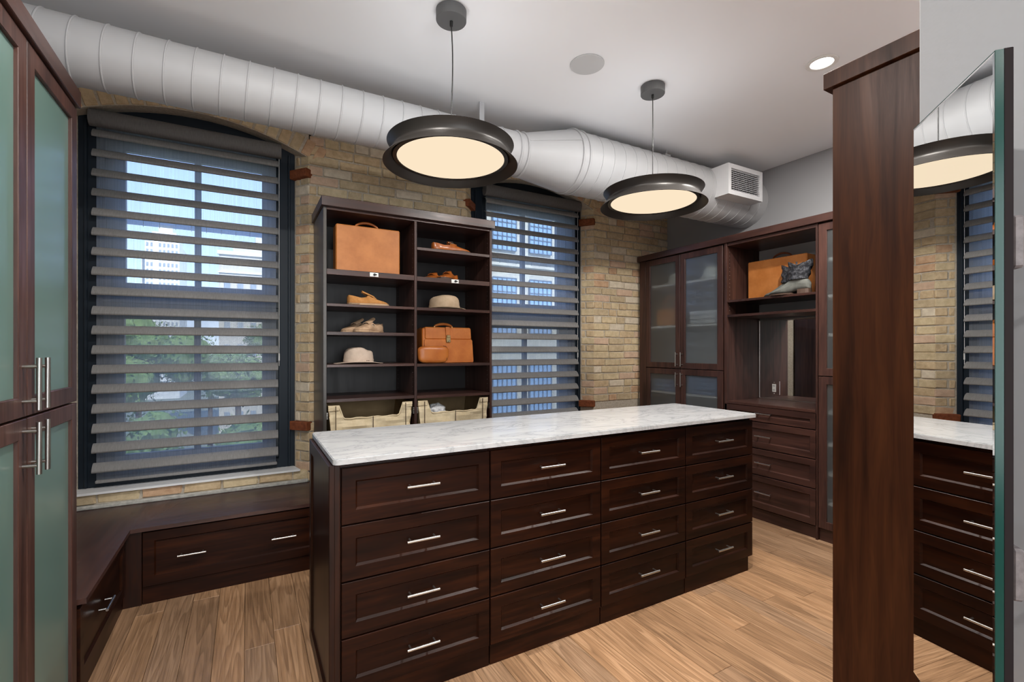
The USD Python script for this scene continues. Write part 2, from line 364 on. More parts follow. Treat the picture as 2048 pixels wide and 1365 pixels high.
mottled('boot_suede', (.125, .128, .115), (.17, .172, .155), 25.0, .9, spec=.1)
mottled('denim', (.05, .09, .19), (.14, .21, .36), 14.0, .9, spec=.1)
mottled('grey_knit', (.42, .43, .45), (.60, .61, .63), 14.0, .95, spec=.1)
plain('speaker_cloth', (.56, .56, .56), .9)
plain('niche_back', (.55, .55, .56), .6)
# outdoors
plain('ext_white', (.66, .66, .65), .8); plain('ext_cream', (.52, .48, .42), .85); plain('ext_window', (.25, .29, .34), .5)
plain('ext_blue', (.20, .32, .52), .3, spec=.3); plain('ext_grid', (.08, .12, .18), .6)  # window blue carries the reflected sky in its colour
mottled('ext_brick', (.34, .33, .30), (.43, .42, .37), 3.0, .9)
mottled('leaves', (.09, .16, .05), (.22, .32, .12), 1.3, .8, spec=.2)
plain('bark', (.10, .07, .05), .9)
plain('ext_ground', (.20, .22, .18), .9); plain('ext_road', (.22, .22, .23), .9)

# ------------------------------------------------------------------ room shell
CEIL = 2.84
fl = struct('floor', 'oak plank floor of the dressing room with long mid-brown boards running towards the windows')
put(fl, 'subfloor', bx(-1.15, 3.95, -2.65, 3.6, -.12, -.012, 0), 'subfloor')
# planks (one mesh each); under-cabinet areas are left to the subfloor
PW = .1175
vis_n = 0; extra = []
ix0 = int(math.floor((-1.12 + .36) / PW)) - 1
for ix in range(-7, 36):
    xa = -.36 + ix * PW; xb = xa + PW
    if xb < -1.15 or xa > 3.86: continue
    y = -2.6 + rng.uniform(-1.2, 0)
    while y < 3.5:
        L = rng.uniform(.55, 1.75); ya, yb = max(y, -2.6), min(y + L, 3.5); y += L
        if yb - ya < .03: continue
        q = bx(max(xa, -1.15) + .0006, min(xb, 3.86) - .0006, ya + .0006, yb - .0006, -.014, 0, .0012)
        mid = (xa + xb) / 2
        vis = (mid > -.6 and mid < .32 and yb > 1.2 and ya < 3.05) or (mid > .3 and mid < 3.46 and yb > .6 and ya < 1.76) or (mid > 2.6 and mid < 3.46 and yb > .6 and ya < 3.5)
        k = int(rng.integers(0, 5))
        if vis: put(fl, 'plank', q, f'oak_{k}'); vis_n += 1
        else: extra.append(q)
put(fl, 'plank_field', extra, 'oak_0', kind='stuff', label='remaining oak boards out of view')

ce = struct('ceiling', 'smooth white painted ceiling above the island')
put(ce, 'plaster', bx(-1.2, 3.95, -2.65, 4.0, CEIL, CEIL + .15, 0), 'paint_ceiling')
wl = struct('wall_left', 'painted wall behind the tall left cabinet')
put(wl, 'plaster', bx(-1.3, -1.15, -2.65, 3.95, -.1, CEIL, 0), 'paint_wall')
wr = struct('wall_right', 'pale grey painted wall above the right-hand cabinets')
put(wr, 'plaster', bx(3.86, 4.0, -2.65, 4.0, -.1, CEIL, 0), 'paint_wall')
wn = struct('wall_near', 'pale grey wall end behind the swing-out mirror on the far right')
put(wn, 'plaster', bx(1.37, 3.86, -2.6, .495, 0, CEIL, .003), 'paint_wall')
wb = struct('wall_rear', 'painted rear wall behind the camera')
put(wb, 'plaster', [bx(-1.15, -.75, -2.75, -2.6, -.1, CEIL, 0), bx(1.32, 3.9, -2.75, -2.6, -.1, CEIL, 0), bx(-.75, 1.32, -2.75, -2.6, -.1, .45, 0), bx(-.75, 1.32, -2.75, -2.6, 2.55, CEIL, 0)], 'paint_wall')
w3 = struct('window_3', 'unseen wide window in the rear wall behind the camera, placed to go with the frontal light')  # out of view, goes with the unseen light behind the camera
put(w3, 'window_frame', loft_rect(-.75, 1.32, .45, 2.55, [(0, 0), (0, .06), (.05, .06), (.05, 0)], XZ(-2.68), closed=True), 'sill_white')
put(w3, 'pane', bx(-.70, 1.27, -2.66, -2.655, .50, 2.50, 0), 'window_glass')
put(w3, 'outside_wall', bx(-1.3, 4.0, -3.1, -3.0, -.1, CEIL + .15, 0), 'paint_wall')  # unseen wall beyond the rear window, blocks sun and sky

# ---- window wall: mortar core, then bricks
WC = (-.28, 2.22)                       # window centres
HW = .575                               # half width of the opening at the frame
wf = struct('wall_front', 'buff and cream brick wall with raked mortar between the two tall windows')
YM = 3.530
def archz(dx): return 2.79 - .36 * dx * dx
core = []
def pier(pts): core.append(prism(pts, CEIL, XY(0)))
pier([(-1.2, YM), (WC[0] - .66, YM), (WC[0] - HW, 3.63), (WC[0] - HW, 4.0), (-1.2, 4.0)])
pier([(WC[0] + .655, YM), (WC[1] - .665, YM), (WC[1] - HW, 3.63), (WC[1] - HW, 4.0), (WC[0] + HW, 4.0), (WC[0] + HW, 3.63)])
pier([(WC[1] + .655, YM), (3.95, YM), (3.95, 4.0), (WC[1] + HW, 4.0), (WC[1] + HW, 3.63)])
for c in WC:
    core.append(bx(c - .66, c + .66, YM, 4.0, -.1, .478, 0))
    xs = np.linspace(-.67, .67, 17)
    core.append(prism([(c + x, archz(x)) for x in xs] + [(c + .67, CEIL), (c - .67, CEIL)], .47, XZ(YM)))
put(wf, 'mortar', core, 'mortar')
bricks = []
def brick(m, k=None, w=1.0): bricks.append((m, int(rng.choice(6, p=[.30, .22, .12, .16, .10, .10])) if k is None else k, w))
CP, CHT = .0684, .0575
def rough_brick(m, a=.0018):
    v, f = m; return v + rng.normal(0, a, v.shape) * np.array([1, .8, 1]), f
def course(xa, xb, z, ph, pale=0):
    x = xa - rng.uniform(0, .19) * ph
    while x < xb - .02:
        L = .092 if rng.random() < .22 else rng.uniform(.178, .196)
        a, b = max(x, xa), min(x + L, xb)
        if xb - b < .045: b = xb
        if b - a > .035:
            dz = rng.normal(0, .0012)
            brick(rough_brick(bx(a, b, YM - rng.uniform(.006, .012), YM + .05, z + dz, z + CHT + dz, .004)))
        x += L + .0105
def jamb(p0, p1, z, alt):
    """course of bricks on the splayed reveal from p0 (front corner) to p1 (at the frame)"""
    p0, p1 = np.array(p0), np.array(p1); L = np.linalg.norm(p1 - p0); d = (p1 - p0) / L
    nrm = np.array([-d[1], d[0]])
    if nrm[0] * np.sign(p0[0] - p1[0]) > 0: nrm = -nrm     # towards the opening
    cuts = [(0, L)] if alt % 2 else [(0, L * .62), (L * .62 + .01, L)]
    for a, b in cuts:
        v, f = bx(a, b - .004, -.05, rng.uniform(.001, .006), z, z + CHT, .004)
        v = v + rng.normal(0, .0015, v.shape)
        w = np.column_stack([p0[0] + v[:, 0] * d[0] + v[:, 1] * nrm[0], p0[1] + v[:, 0] * d[1] + v[:, 1] * nrm[1], v[:, 2]])
        brick(orient(w, f))
zr = [.405 + i * CP for i in range(36)]
for i, z in enumerate(zr):
    top = z + CHT
    if top > CEIL: break
    # right pier
    if z > .78: course(WC[1] + .652, 3.855, z, i % 2)
    # middle pier: above the shelf unit, and the strip beside it
    if z > 2.17: course(WC[0] + .658, WC[1] - .668, z, i % 2)
    else: brick(rough_brick(bx(WC[0] + .658, WC[0] + .74, YM - .009, YM + .05, z, z + CHT, .004)), w=.2)
    if z < 2.70:
        jamb((WC[0] + .655, YM - .008), (WC[0] + HW + .004, 3.625), z, i)
        if z > .78: jamb((WC[1] + .655, YM - .008), (WC[1] + HW + .004, 3.625), z, i + 1)
        if z > 2.1: jamb((WC[1] - .665, YM - .008), (WC[1] - HW - .004, 3.625), z, i)
        if z > .40: brick(rough_brick(bx(WC[0] - .74, WC[0] - .655, YM - .009, YM + .05, z, z + CHT, .004)), w=.1)
# apron course under the first window
for x0 in np.arange(-.95, .36, .205):
    a = max(x0, -.93); b = min(x0 + .193, .37)
    if b - a > .05: brick(rough_brick(bx(a, b, YM - rng.uniform(.002, .02), YM + .04, .427, .482, .006), .003), int(rng.choice([1, 3, 5, 0])))
# segmental arches: bricks on edge fanned over each window
for c in WC:
    for x in np.arange(-.70, .71, .070):
        z0 = archz(x) + .004; sl = -.72 * x
        w_ = .030
        t = math.atan(sl)
        L = .115
        v, f = bx(-w_, w_, YM - rng.uniform(.004, .010), YM + .06, 0, L, .004)
        q = v.copy(); q[:, 0] = c + x + v[:, 0] * math.cos(t) - v[:, 2] * math.sin(t); q[:, 2] = z0 + v[:, 0] * math.sin(t) + v[:, 2] * math.cos(t)
        q[:, 2] = np.minimum(q[:, 2], CEIL - .002)
        brick((q + rng.normal(0, .001, q.shape), f), int(rng.choice([0, 1, 3, 5])), w=.6)
bricks.sort(key=lambda b: -(np.ptp(b[0][0], axis=0)[[0, 2]].prod() * b[2] * (1.5 if b[0][0][:, 0].mean() < 1 else 1)))
for m_, k, w in bricks[:298]: put(wf, 'brick', m_, f'brick_{k}')
put(wf, 'brick_field', [b[0] for b in bricks[298:]], 'brick_1', kind='stuff', label='remaining small brick pieces of the wall')
put(wf, 'mortar_ledge', bx(-.93, .372, YM - .022, YM + .02, .396, .424, .008), 'mortar_grey', label='rough grey mortar ledge above the bench')
for (x, z, s) in ((.335, 2.525, 1), (.335, .783, 1), (2.835, 2.521, 1), (2.835, .796, 1), (1.592, 2.504, -1)):
    p0 = np.array([x + .045 * s, 3.516]); p1 = np.array([x - .05 * s, 3.632])
    if x == 1.592: p0, p1 = np.array([1.548, 3.516]), np.array([1.652, 3.632])
    d = p1 - p0; L = np.linalg.norm(d); d /= L; n_ = np.array([-d[1], d[0]])
    v, f = bx(0, L, -.035, .035, z - .03, z + .03, .004)
    v = v + rng.normal(0, .001, v.shape)
    put(wf, 'red_brick', orient(np.column_stack([p0[0] + v[:, 0] * d[0] + v[:, 1] * n_[0], p0[1] + v[:, 0] * d[1] + v[:, 1] * n_[1], v[:, 2]]), f), 'red_brick', label='dark red brick bedded proud in the window reveal')

# ------------------------------------------------------------------ windows
def window(i, c, label):
    w = struct(f'window_{i}', label)
    # outer frame with arched head
    xs = np.linspace(-HW + .003, HW - .003, 17)
    outer = [(c - HW + .003, .490), (c + HW - .003, .490)] + [(c + x, archz(x) + .055) for x in xs[::-1]]
    hole = [(c - .475, .56), (c + .475, .56), (c + .475, 2.64), (c - .475, 2.64)]
    put(w, 'window_frame', prism(sg.Polygon(outer, [hole]), .16, XZ(3.625)), 'frame_navy')
    for s in (-1, 1):
        put(w, 'frame_bead', bx(c + s * .530, c + s * .546, 3.612, 3.63, .50, 2.66, .003), 'frame_navy')
    for k, (za, zb, y) in enumerate(((1.615, 2.66, 3.735), (.55, 1.615, 3.700))):
        put(w, 'sash', loft_rect(c - .488, c + .488, za, zb, [(0, 0), (0, .04), (.113, .04), (.113, 0)], XZ(y), closed=True), 'sash_grey')
        for s in (-1, 1):
            put(w, 'pane', bx(c + (-.376 if s < 0 else .018), c + (-.018 if s < 0 else .376), y + .018, y + .023, za + .02, zb - .02, 0), 'window_glass')
        put(w, 'muntin', bx(c - .018, c + .018, y - .004, y + .04, za + .10, zb - .10, .003), 'sash_grey')
    put(w, 'insect_screen', bx(c - .47, c + .47, 3.760, 3.7605, .58, 1.60, 0), 'screen_mesh', label='fine dark insect screen outside the lower sash')
    put(w, 'meeting_rail', bx(c - .49, c + .49, 3.685, 3.735, 1.598, 1.645, .004), 'sash_grey')
    for x in (-.24, .27):
        lk = put(w, 'sash_lock', [bx(c + x - .04, c + x + .03, 3.70, 3.72, 1.645, 1.656, .002), cyl((c + x + .02, 3.71, 1.652), (c + x + .034, 3.71, 1.672), .006, 8)], 'metal_black')
    put(w, 'vent_strip', bx(c - .49, c + .49, 3.800, 3.806, 2.108, 2.150, 0), 'strip_glass')  # dark see-through band across the upper glass
    put(w, 'vent_tick', [bx(c - .47 + k * .0855, c - .467 + k * .0855, 3.796, 3.800, 2.100, 2.150, 0) for k in range(12)], 'sill_white', kind='stuff', label='row of thin white tick strips')
    put(w, 'window_sill', prism([(c - .60, 3.626), (c + .567, 3.626), (c + .598, 3.500), (c - .60, 3.500)], .013, XY(.485)), 'sill_white', label='white painted metal sill')
window(1, WC[0], 'tall dark framed sash window nearest the left cabinet, city towers beyond')
window(2, WC[1], 'dark framed sash window between the shelf unit and the right brick pier')

VP = np.array([1, .88]) * np.array([(.020, .030), (.010, .027), (.000, .020), (-.010, .009), (-.018, -.004), (-.023, -.014), (-.025, -.021), (-.0235, -.0265), (-.019, -.029), (-.013, -.029)])
def shade(c, xl, xr, label):
    t = thing('window_shade', label, 'window shade', ((xl + xr) / 2, 3.575, .53))
    a = np.linspace(0, 2 * np.pi, 20, endpoint=False)
    prof = [(3.565 + .040 * math.cos(q), 2.655 + .050 * math.sin(q)) for q in a]
    put(t, 'headrail', prism(prof, xr - xl + .03, frame_map((xl - .012, 0, 0), (0, 1, 0), (0, 0, 1), (1, 0, 0))), 'rail_fabric', smooth=40)
    put(t, 'sheer', bx(xl + .014, xr - .012, 3.594, 3.5945, .545, 2.64, 0), 'sheer', label='see-through sheer backing')
    for k in range(18):
        z = 2.574 - k * .1148
        # thin curled strip: outline there and back
        up = VP * np.array([1, 1]); dn = VP[::-1] + np.array([.0016, -.0018])
        pts = np.vstack([up, dn]) + np.array([3.575, z])
        n = len(pts); P = np.vstack([np.column_stack([np.full(n, x), pts]) for x in (xl, xr)])
        F = [f for i in range(n) for j in ((i + 1) % n,) for f in ((i, j, n + j), (i, n + j, n + i))]
        h = n // 2
        for e, s in ((0, 1), (n, -1)):
            for i in range(h - 1):
                q = (e + i, e + i + 1, e + n - 2 - i, e + n - 1 - i)
                F += [(q[0], q[1], q[2]), (q[0], q[2], q[3])]
        put(t, 'vane', orient(P, np.array(F)), 'vane_fabric', smooth=50)
    put(t, 'bottom_rail', bx(xl + .012, xr - .006, 3.57, 3.60, .530, .548, .004), 'vane_fabric')
    put(t, 'cord', [cyl((xr + .006, 3.575, 1.2), (xr + .006, 3.575, 2.62), .0018, 6), bx(xr + .002, xr + .010, 3.57, 3.58, 1.235, 1.285, .002)], 'white_plastic')
    return t
shade(WC[0], -.779, .187, 'dark grey soft-vane window shade over the large left window')
shade(WC[1], 1.752, 2.716, 'dark grey soft-vane window shade right of the open shelf unit')

# ------------------------------------------------------------------ outdoors
g = solo('ground', bx(-120, 160, 4.2, 420, -9.2, -9.0, 0), 'ext_ground', 'ground and street level far below the windows', None, kind='structure')
tw = thing('tower_building', 'tall white apartment tower with stepped top seen through the left window', 'building', (-15.1, 128, -9))
put(tw, 'wall', [bx(-18.0, -12.2, 120, 134, -9, 23.4, 0), bx(-17.0, -12.9, 121, 133, 23.4, 25.6, 0), bx(-16.0, -13.6, 122, 132, 25.6, 27.2, 0)], 'ext_white')
put(tw, 'wing', bx(-18.9, -17.9, 122, 136, -9, 21.5, 0), 'ext_cream')
wins = []
for zi in range(22):
    for xi in range(8):
        if xi in (2,) : continue
        x = -17.75 + xi * .70; z = -6 + zi * 1.35
        if z < 22.6: wins.append(bx(x, x + .34, 119.93, 120.05, z, z + .72, 0))
put(tw, 'window', wins, 'ext_window', kind='stuff', label='rows of small dark windows')
bb = thing('stone_building', 'broad cream stone office block seen through the left window, right half', 'building', (0, 66, -9))
put(bb, 'wall', [bx(-2.6, 4.2, 60, 72, -9, 11.9, 0), bx(-1.3, 4.2, 61, 71, 11.9, 12.8, 0), bx(.9, 4.2, 62, 70, 12.8, 14.2, 0)], 'ext_cream')
put(bb, 'cornice', [bx(-2.75, 4.3, 59.8, 60.2, 11.6, 12.0, 0), bx(-2.7, 4.3, 59.85, 60.1, 9.6, 9.75, 0)], 'ext_white')
for xi in range(5):
    for zi in range(7):
        x = -2.1 + xi * 1.25; z = -6.8 + zi * 2.45
        put(bb, 'window', bx(x, x + .55, 59.92, 60.05, z, z + 1.25, 0), 'ext_window')
bk = thing('brick_building', 'pale brick warehouse with big blue gridded windows seen through the second window', 'building', (11.5, 20, -9))
put(bk, 'wall', [bx(6.4, 22, 18, 26, -9, 12.5, 0)], 'ext_brick')
for xi, x in enumerate((7.0, 9.15, 11.0, 13.0)):
    for z in (-5.2, -1.6, 2.0, 5.6, 9.2):
        wd = 1.15
        pn = put(bk, 'window', bx(x, x + wd, 17.93, 18.1, z, z + 2.4, 0), 'ext_blue')
        put(pn, 'muntin', [bx(x + q * wd / 5 - .02, x + q * wd / 5 + .02, 17.9, 17.96, z, z + 2.4, 0) for q in range(6)] + [bx(x, x + wd, 17.9, 17.96, z + q * .6 - .02, z + q * .6 + .02, 0) for q in range(5)], 'ext_grid')
put(bk, 'ledge', [bx(6.3, 22, 17.8, 18.1, z, z + .18, 0) for z in (-2.3, 1.3, 4.9, 8.5)], 'ext_brick')
def tree(x, y, h, r, label, seed):
    t = thing('tree', label, 'tree', (x, y, -9), )
    rg = np.random.default_rng(seed)
    put(t, 'trunk', cyl((x, y, -9), (x, y, h - r), .22, 8, .12), 'bark')
    ics = trimesh.creation.icosphere(2)
    blobs = []
    for k in range(9):
        c = np.array([x, y, h - r]) + rg.normal(0, 1, 3) * np.array([.55, .4, .45]) * r
        c[2] = min(c[2], h - .35 * r)
        v = ics.vertices * r * rg.uniform(.38, .6)
        v = v * (1 + .35 * (meshkit.noise(v * 3.0 + k * 7.3, seed)[:, None] - .5)) + c
        blobs.append((v, ics.faces))
    # leaf clusters
    n = 2600; d = rg.normal(0, 1, (n, 3)); d /= np.linalg.norm(d, axis=1, keepdims=True)
    cen = np.array([b[0].mean(0) for b in blobs])[rg.integers(0, len(blobs), n)] + d * r * rg.uniform(.45, .72, (n, 1))
    e1 = rg.normal(0, 1, (n, 3)); e1 /= np.linalg.norm(e1, axis=1, keepdims=True); e2 = np.cross(e1, d)
    s = .13
    V = np.stack([cen - e1 * s, cen + e2 * s * .6, cen + e1 * s, cen - e2 * s * .6], 1).reshape(-1, 3)
    F = (np.arange(n)[:, None, None] * 4 + np.array([[0, 1, 2], [0, 2, 3]])[None]).reshape(-1, 3)
    put(t, 'foliage', blobs + [(V, F)], 'leaves')
tree(-5.7, 36, 2.9, 2.3, 'leafy green tree at the left, seen low through the left window', 3)
tree(-2.6, 46, 2.0, 2.0, 'leafy green tree in the middle, seen low through the left window', 4)
tree(-.4, 30, 1.5, 1.4, 'small leafy tree low in front of the stone building', 5)
tree(1.9, 38, 2.9, 1.6, 'leafy tree in front of the stone building, furthest right', 6)
tree(-4.4, 24, -1.0, 1.9, 'nearer dark green treetop low in the left window', 8)
tree(.2, 19, -1.2, 1.8, 'nearer treetop below the stone building', 9)

# ------------------------------------------------------------------ handles
def bar_pull(parent, c, axis, out, L=.127, r=.0052, stand=.030, post=.096, mt='steel'):
    """bar handle centred at c on a surface; axis = direction of the bar, out = away from the surface"""
    c, axis, out = map(lambda a: np.array(a, float), (c, axis, out))
    b = c + out * stand
    ms = [cyl(b - axis * L / 2, b + axis * L / 2, r, 12)]
    for s in (-1, 1):
        q = c + axis * s * post / 2
        ms.append(cyl(q, q + out * stand, r * .75, 8))
    return put(parent, 'handle', ms, mt, smooth=40)

# ------------------------------------------------------------------ island
YI = 1.745
mpI = frame_map((0, YI + .02, 0), (1, 0, 0), (0, 0, 1), (0, -1, 0))       # outwards = -y
cols = [.289, .878, 1.467, 2.049, 2.626]
rows = [(.691, .892), (.489, .686), (.288, .484), (.087, .283)]
IL = ['drawer unit at the near left end of the marble-topped island', 'drawer unit second from the left in the marble-topped island', 'drawer unit third from the left in the marble-topped island', 'drawer unit at the far right end of the marble-topped island']
for i in range(4):
    a, b = cols[i], cols[i + 1]
    t = thing('drawer_cabinet', 'dark brown four-' + IL[i], 'drawer cabinet', ((a + b) / 2, 2.05, 0))
    a0 = a if i else .268
    put(t, 'body', [bx(a0 + (.001 if i else 0), b - .001, YI + .021, 2.33, .085, .905, .0015)], 'espresso_z')
    put(t, 'toe_kick', bx(a0 + .004 if i else .272, b - (.030 if i == 3 else .001), YI + .010, 2.31, 0, .084, .001), 'espresso_x')
    if i == 0:
        put(t, 'stile', bx(.268, .287, YI, YI + .022, .0, .905, .0015), 'espresso_z')
        mpE = frame_map((.268, 0, 0), (0, 1, 0), (0, 0, 1), (-1, 0, 0))
        put(t, 'end_panel', loft_rect(YI + .001, 2.33, .006, .905, [(0, 0), (0, .016), (.002, .018), (.055, .018), (.062, .010)], mpE), 'espresso_z')
    for (z0, z1) in rows:
        d = put(t, 'drawer', shaker(a + .003, b - .003, z0, z1, mpI), 'espresso_x')
        bar_pull(d, ((a + b) / 2, YI, (z0 + z1) / 2 + .008), (1, 0, 0), (0, -1, 0))
# marble worktop with eased corners
pl = sg.box(.262 + .02, 1.727 + .02, 2.642 - .02, 2.348 - .02).buffer(.02)
pl2 = sg.box(.262 + .02, 1.727 + .02, 2.642 - .02, 2.348 - .02).buffer(.017)
solo('marble_worktop', [prism(pl, .018, XY(.9095)), prism(pl2, .0225, XY(.9085))], 'marble', 'white veined marble worktop covering the whole island', 'worktop')

# ------------------------------------------------------------------ bench
ZB = .40
tb = thing('storage_bench', 'low dark wood window bench with one wide drawer running under the left window', 'bench', (-.05, 3.28, 0))
put(tb, 'seat_top', prism([(-.512, 3.022), (.402, 3.022), (.402, 3.516), (-.30, 3.516)], .020, XY(ZB - .02)), 'walnut_x')
put(tb, 'body', bx(-.50, .402, 3.052, 3.50, .085, ZB - .021, .001), 'espresso_x')
put(tb, 'filler', bx(-.545, -.468, 3.036, 3.052, 0, ZB - .021, .001), 'espresso_z')
put(tb, 'toe_kick', bx(-.466, .402, 3.042, 3.06, 0, .088, .001), 'espresso_x')
mpB = frame_map((0, 3.050, 0), (1, 0, 0), (0, 0, 1), (0, -1, 0))
d = put(tb, 'drawer', shaker(-.464, .398, .092, .372, mpB), 'espresso_x')
for x in (-.252, .188): bar_pull(d, (x, 3.03, .232), (1, 0, 0), (0, -1, 0))
tb2 = thing('storage_bench', 'short dark wood corner bench with a drawer beside the tall left cabinet', 'bench', (-.82, 2.8, 0))
put(tb2, 'seat_top', prism([(-1.14, 2.275), (-.512, 2.275), (-.512, 3.0205), (-.3015, 3.516), (-1.14, 3.516)], .020, XY(ZB - .02)), 'walnut_y')
put(tb2, 'body', bx(-1.14, -.551, 2.275, 3.034, .085, ZB - .021, .001), 'espresso_y')
put(tb2, 'body_back', bx(-1.14, -.552, 3.036, 3.5, .0, ZB - .021, .001), 'espresso_y')
put(tb2, 'toe_kick', bx(-.57, -.545, 2.275, 3.034, 0, .088, .001), 'espresso_y')
mpL = frame_map((-.550, 0, 0), (0, 1, 0), (0, 0, 1), (1, 0, 0))
d = put(tb2, 'drawer', shaker(2.278, 2.998, .082, .362, mpL), 'espresso_y')
bar_pull(d, (-.53, 2.572, .240), (0, 1, 0), (1, 0, 0))

# ------------------------------------------------------------------ tall left cabinet with green frosted doors
XL = -.535
tl = thing('wardrobe_cabinet', 'tall dark wood cabinet with four green frosted glass doors at the left edge', 'cabinet', (-.84, 1.8, 0))
Y0, Y1 = 1.385, 2.262
put(tl, 'case', [bx(-1.14, XL - .023, Y1 - .02, Y1, 0, 2.19, .001), bx(-1.14, XL - .023, Y0, Y0 + .02, 0, 2.19, .001), bx(-1.14, XL - .023, Y0, Y1, 2.17, 2.19, .001), bx(-1.14, XL - .023, Y0, Y1, .08, .10, .001), bx(-1.14, -1.125, Y0, Y1, .08, 2.19, .001), bx(-1.12, XL - .023, 1.805, 1.825, .1, 2.17, .001)], 'espresso_z')
for z in (.45, .80, 1.13, 1.48, 1.83): put(tl, 'shelf', bx(-1.12, XL - .05, Y0 + .02, Y1 - .02, z, z + .02, .001), 'espresso_y')
put(tl, 'toe_kick', bx(-.60, XL - .03, Y0, Y1, 0, .08, .001), 'espresso_y')
put(tl, 'crown', bx(-1.14, -.524, Y0 - .01, Y1, 2.186, 2.247, .002), 'walnut_y')
mpC = frame_map((XL - .022, 0, 0), (0, 1, 0), (0, 0, 1), (1, 0, 0))
for (ya, yb, near) in ((1.817, 2.259, 0), (1.392, 1.813, 1)):
    for (za, zb, up) in ((1.127, 2.182, 1), (.085, 1.121, 0)):
        d = put(tl, 'door', door_ring(ya, yb, za, zb, mpC, .022, .055), 'walnut_z')
        put(d, 'glass_panel', bx(XL - .014, XL - .010, ya + .05, yb - .05, za + .05, zb - .05, 0), 'frost_green', label='pale green frosted glass')
        yh = yb - .030 if near else ya + .030
        zc = 1.218 if up else 1.040
        bar_pull(d, (XL, yh, zc), (0, 0, 1), (1, 0, 0), L=.145, r=.0062, stand=.034, post=.096, mt='brushed')

# ------------------------------------------------------------------ open shelf unit
YS = 3.05
XA, XB, XM0, XM1 = .404, 1.549, .972, .990
ts = thing('shelf_unit', 'tall dark wood open shelf unit with shoes, hats and bags between the windows', 'shelf', ((XA + XB) / 2, 3.28, 0))
put(ts, 'side_panel', bx(XA, XA + .020, YS, 3.505, 0, 2.18, .0015), 'case_side_sheen')
put(ts, 'side_panel', bx(XB - .018, XB, YS, 3.505, 0, 2.18, .0015), 'walnut_z')
put(ts, 'divider', bx(XM0, XM1, YS + .002, 3.49, .1, 2.165, .0015), 'walnut_z')
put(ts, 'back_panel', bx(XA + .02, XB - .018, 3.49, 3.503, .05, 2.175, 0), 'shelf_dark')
put(ts, 'top_panel', bx(XA + .02, XB - .018, YS + .002, 3.49, 2.166, 2.18, .001), 'walnut_x')
put(ts, 'crown', bx(XA - .013, XB + .012, YS - .028, 3.51, 2.181, 2.238, .002), 'walnut_x')
SL = [(1.771, 1.805), (1.577, 1.594), (1.401, 1.421), (1.202, 1.219), (.987, 1.007), (.45, .47)]
SR = [(1.977, 1.996), (1.769, 1.800), (1.574, 1.594), (1.197, 1.216), (.983, 1.002), (.45, .47)]
for z0, z1 in SL: put(ts, 'shelf', bx(XA + .0205, XM0 - .0005, YS + .002, 3.489, z0, z1, .001), 'walnut_x')
for z0, z1 in SR: put(ts, 'shelf', bx(XM1 + .0005, XB - .0185, YS + .002, 3.489, z0, z1, .001), 'walnut_x')
holes = []
for xw, xs_ in ((XM0, -1), (XB - .018, -1)):
    for y in (YS + .04, 3.44):
        for z in np.arange(1.03, 2.14, .032): holes.append(cyl((xw + .0005, y, z), (xw - .0008, y, z), .0022, 6))
put(ts, 'pin_hole', holes, 'silver_pin', kind='stuff', label='rows of tiny shelf pin holes')
for x, z in ((.708, 1.788), (1.262, 1.7845)):
    k = put(ts, 'lock_plate', bx(x - .027, x + .027, YS - .002, YS + .003, z - .013, z + .013, .001), 'white_plastic', label='small white lock plate with dark knob')
    put(k, 'lock_cylinder', [cyl((x + .002, YS - .008, z), (x + .002, YS, z), .008, 12), bx(x - .001, x + .016, YS - .0095, YS - .006, z - .003, z + .003, .001)], 'metal_black')
clips = []
for x, z in ((.864, 1.608), (.862, 1.187), (1.330, 1.612), (1.328, 1.186)):
    clips.append(tube([(x - .010, 3.47, z), (x, 3.462, z + .006), (x + .012, 3.47, z)], .0025, 6))
put(ts, 'shelf_clip', clips, 'steel', label='small wire shelf clips')

# ------------------------------------------------------------------ right-hand run
XF, XW = 3.42, 3.858
mpR = frame_map((XF + .02, 0, 0), (0, 1, 0), (0, 0, 1), (-1, 0, 0))
ta = thing('glass_cabinet', 'dark wood cabinet with four grey frosted glass doors against the brick pier', 'cabinet', (3.64, 3.0, 0))
A0, A1 = 2.527, 3.480
put(ta, 'case', [bx(XF + .021, XW, A1 - .02, A1, 0, 2.18, .001), bx(XF + .021, XW, A0, A0 + .02, 0, 2.18, .001), bx(XF + .021, XW, A0, A1, 2.16, 2.18, .001), bx(XF + .021, XW, A0, A1, .085, .10, .001)], 'walnut_z')
put(ta, 'back_panel', bx(XW - .012, XW, A0 + .02, A1 - .02, .1, 2.16, 0), 'niche_back')
put(ta, 'filler', bx(XF + .002, XF + .020, 3.398, A1, .085, 2.18, .001), 'walnut_z')
put(ta, 'toe_kick', bx(XF + .02, XF + .04, A0, A1, 0, .084, .001), 'walnut_y')
for z in (.30, .60, .895, 1.14, 1.515, 1.905): put(ta, 'shelf', bx(XF + .03, XW - .013, A0 + .021, A1 - .021, z, z + .02, .001), 'niche_back', label='pale shelf behind frosted glass')
for (ya, yb, left) in ((2.979, 3.395, 1), (2.540, 2.975, 0)):
    for (za, zb, up) in ((1.138, 2.172, 1), (.090, 1.132, 0)):
        d = put(ta, 'door', door_ring(ya, yb, za, zb, mpR, .02, .052), 'walnut_z')
        put(d, 'glass_panel', bx(XF + .010, XF + .014, ya + .047, yb - .047, za + .047, zb - .047, 0), 'frost_grey', label='grey frosted glass')
        yh = ya + .026 if left else yb - .026
        bar_pull(d, (XF, yh, 1.221 if up else 1.038), (0, 0, 1), (-1, 0, 0), L=.127)
tn = thing('niche_cabinet', 'dark wood unit with open display niche, mirror back and four drawers below', 'cabinet', (3.64, 2.16, 0))
B0, B1 = 1.797, 2.524
put(tn, 'side_panel', bx(XF, XW, B1 - .024, B1, 0, 2.18, .001), 'walnut_z')
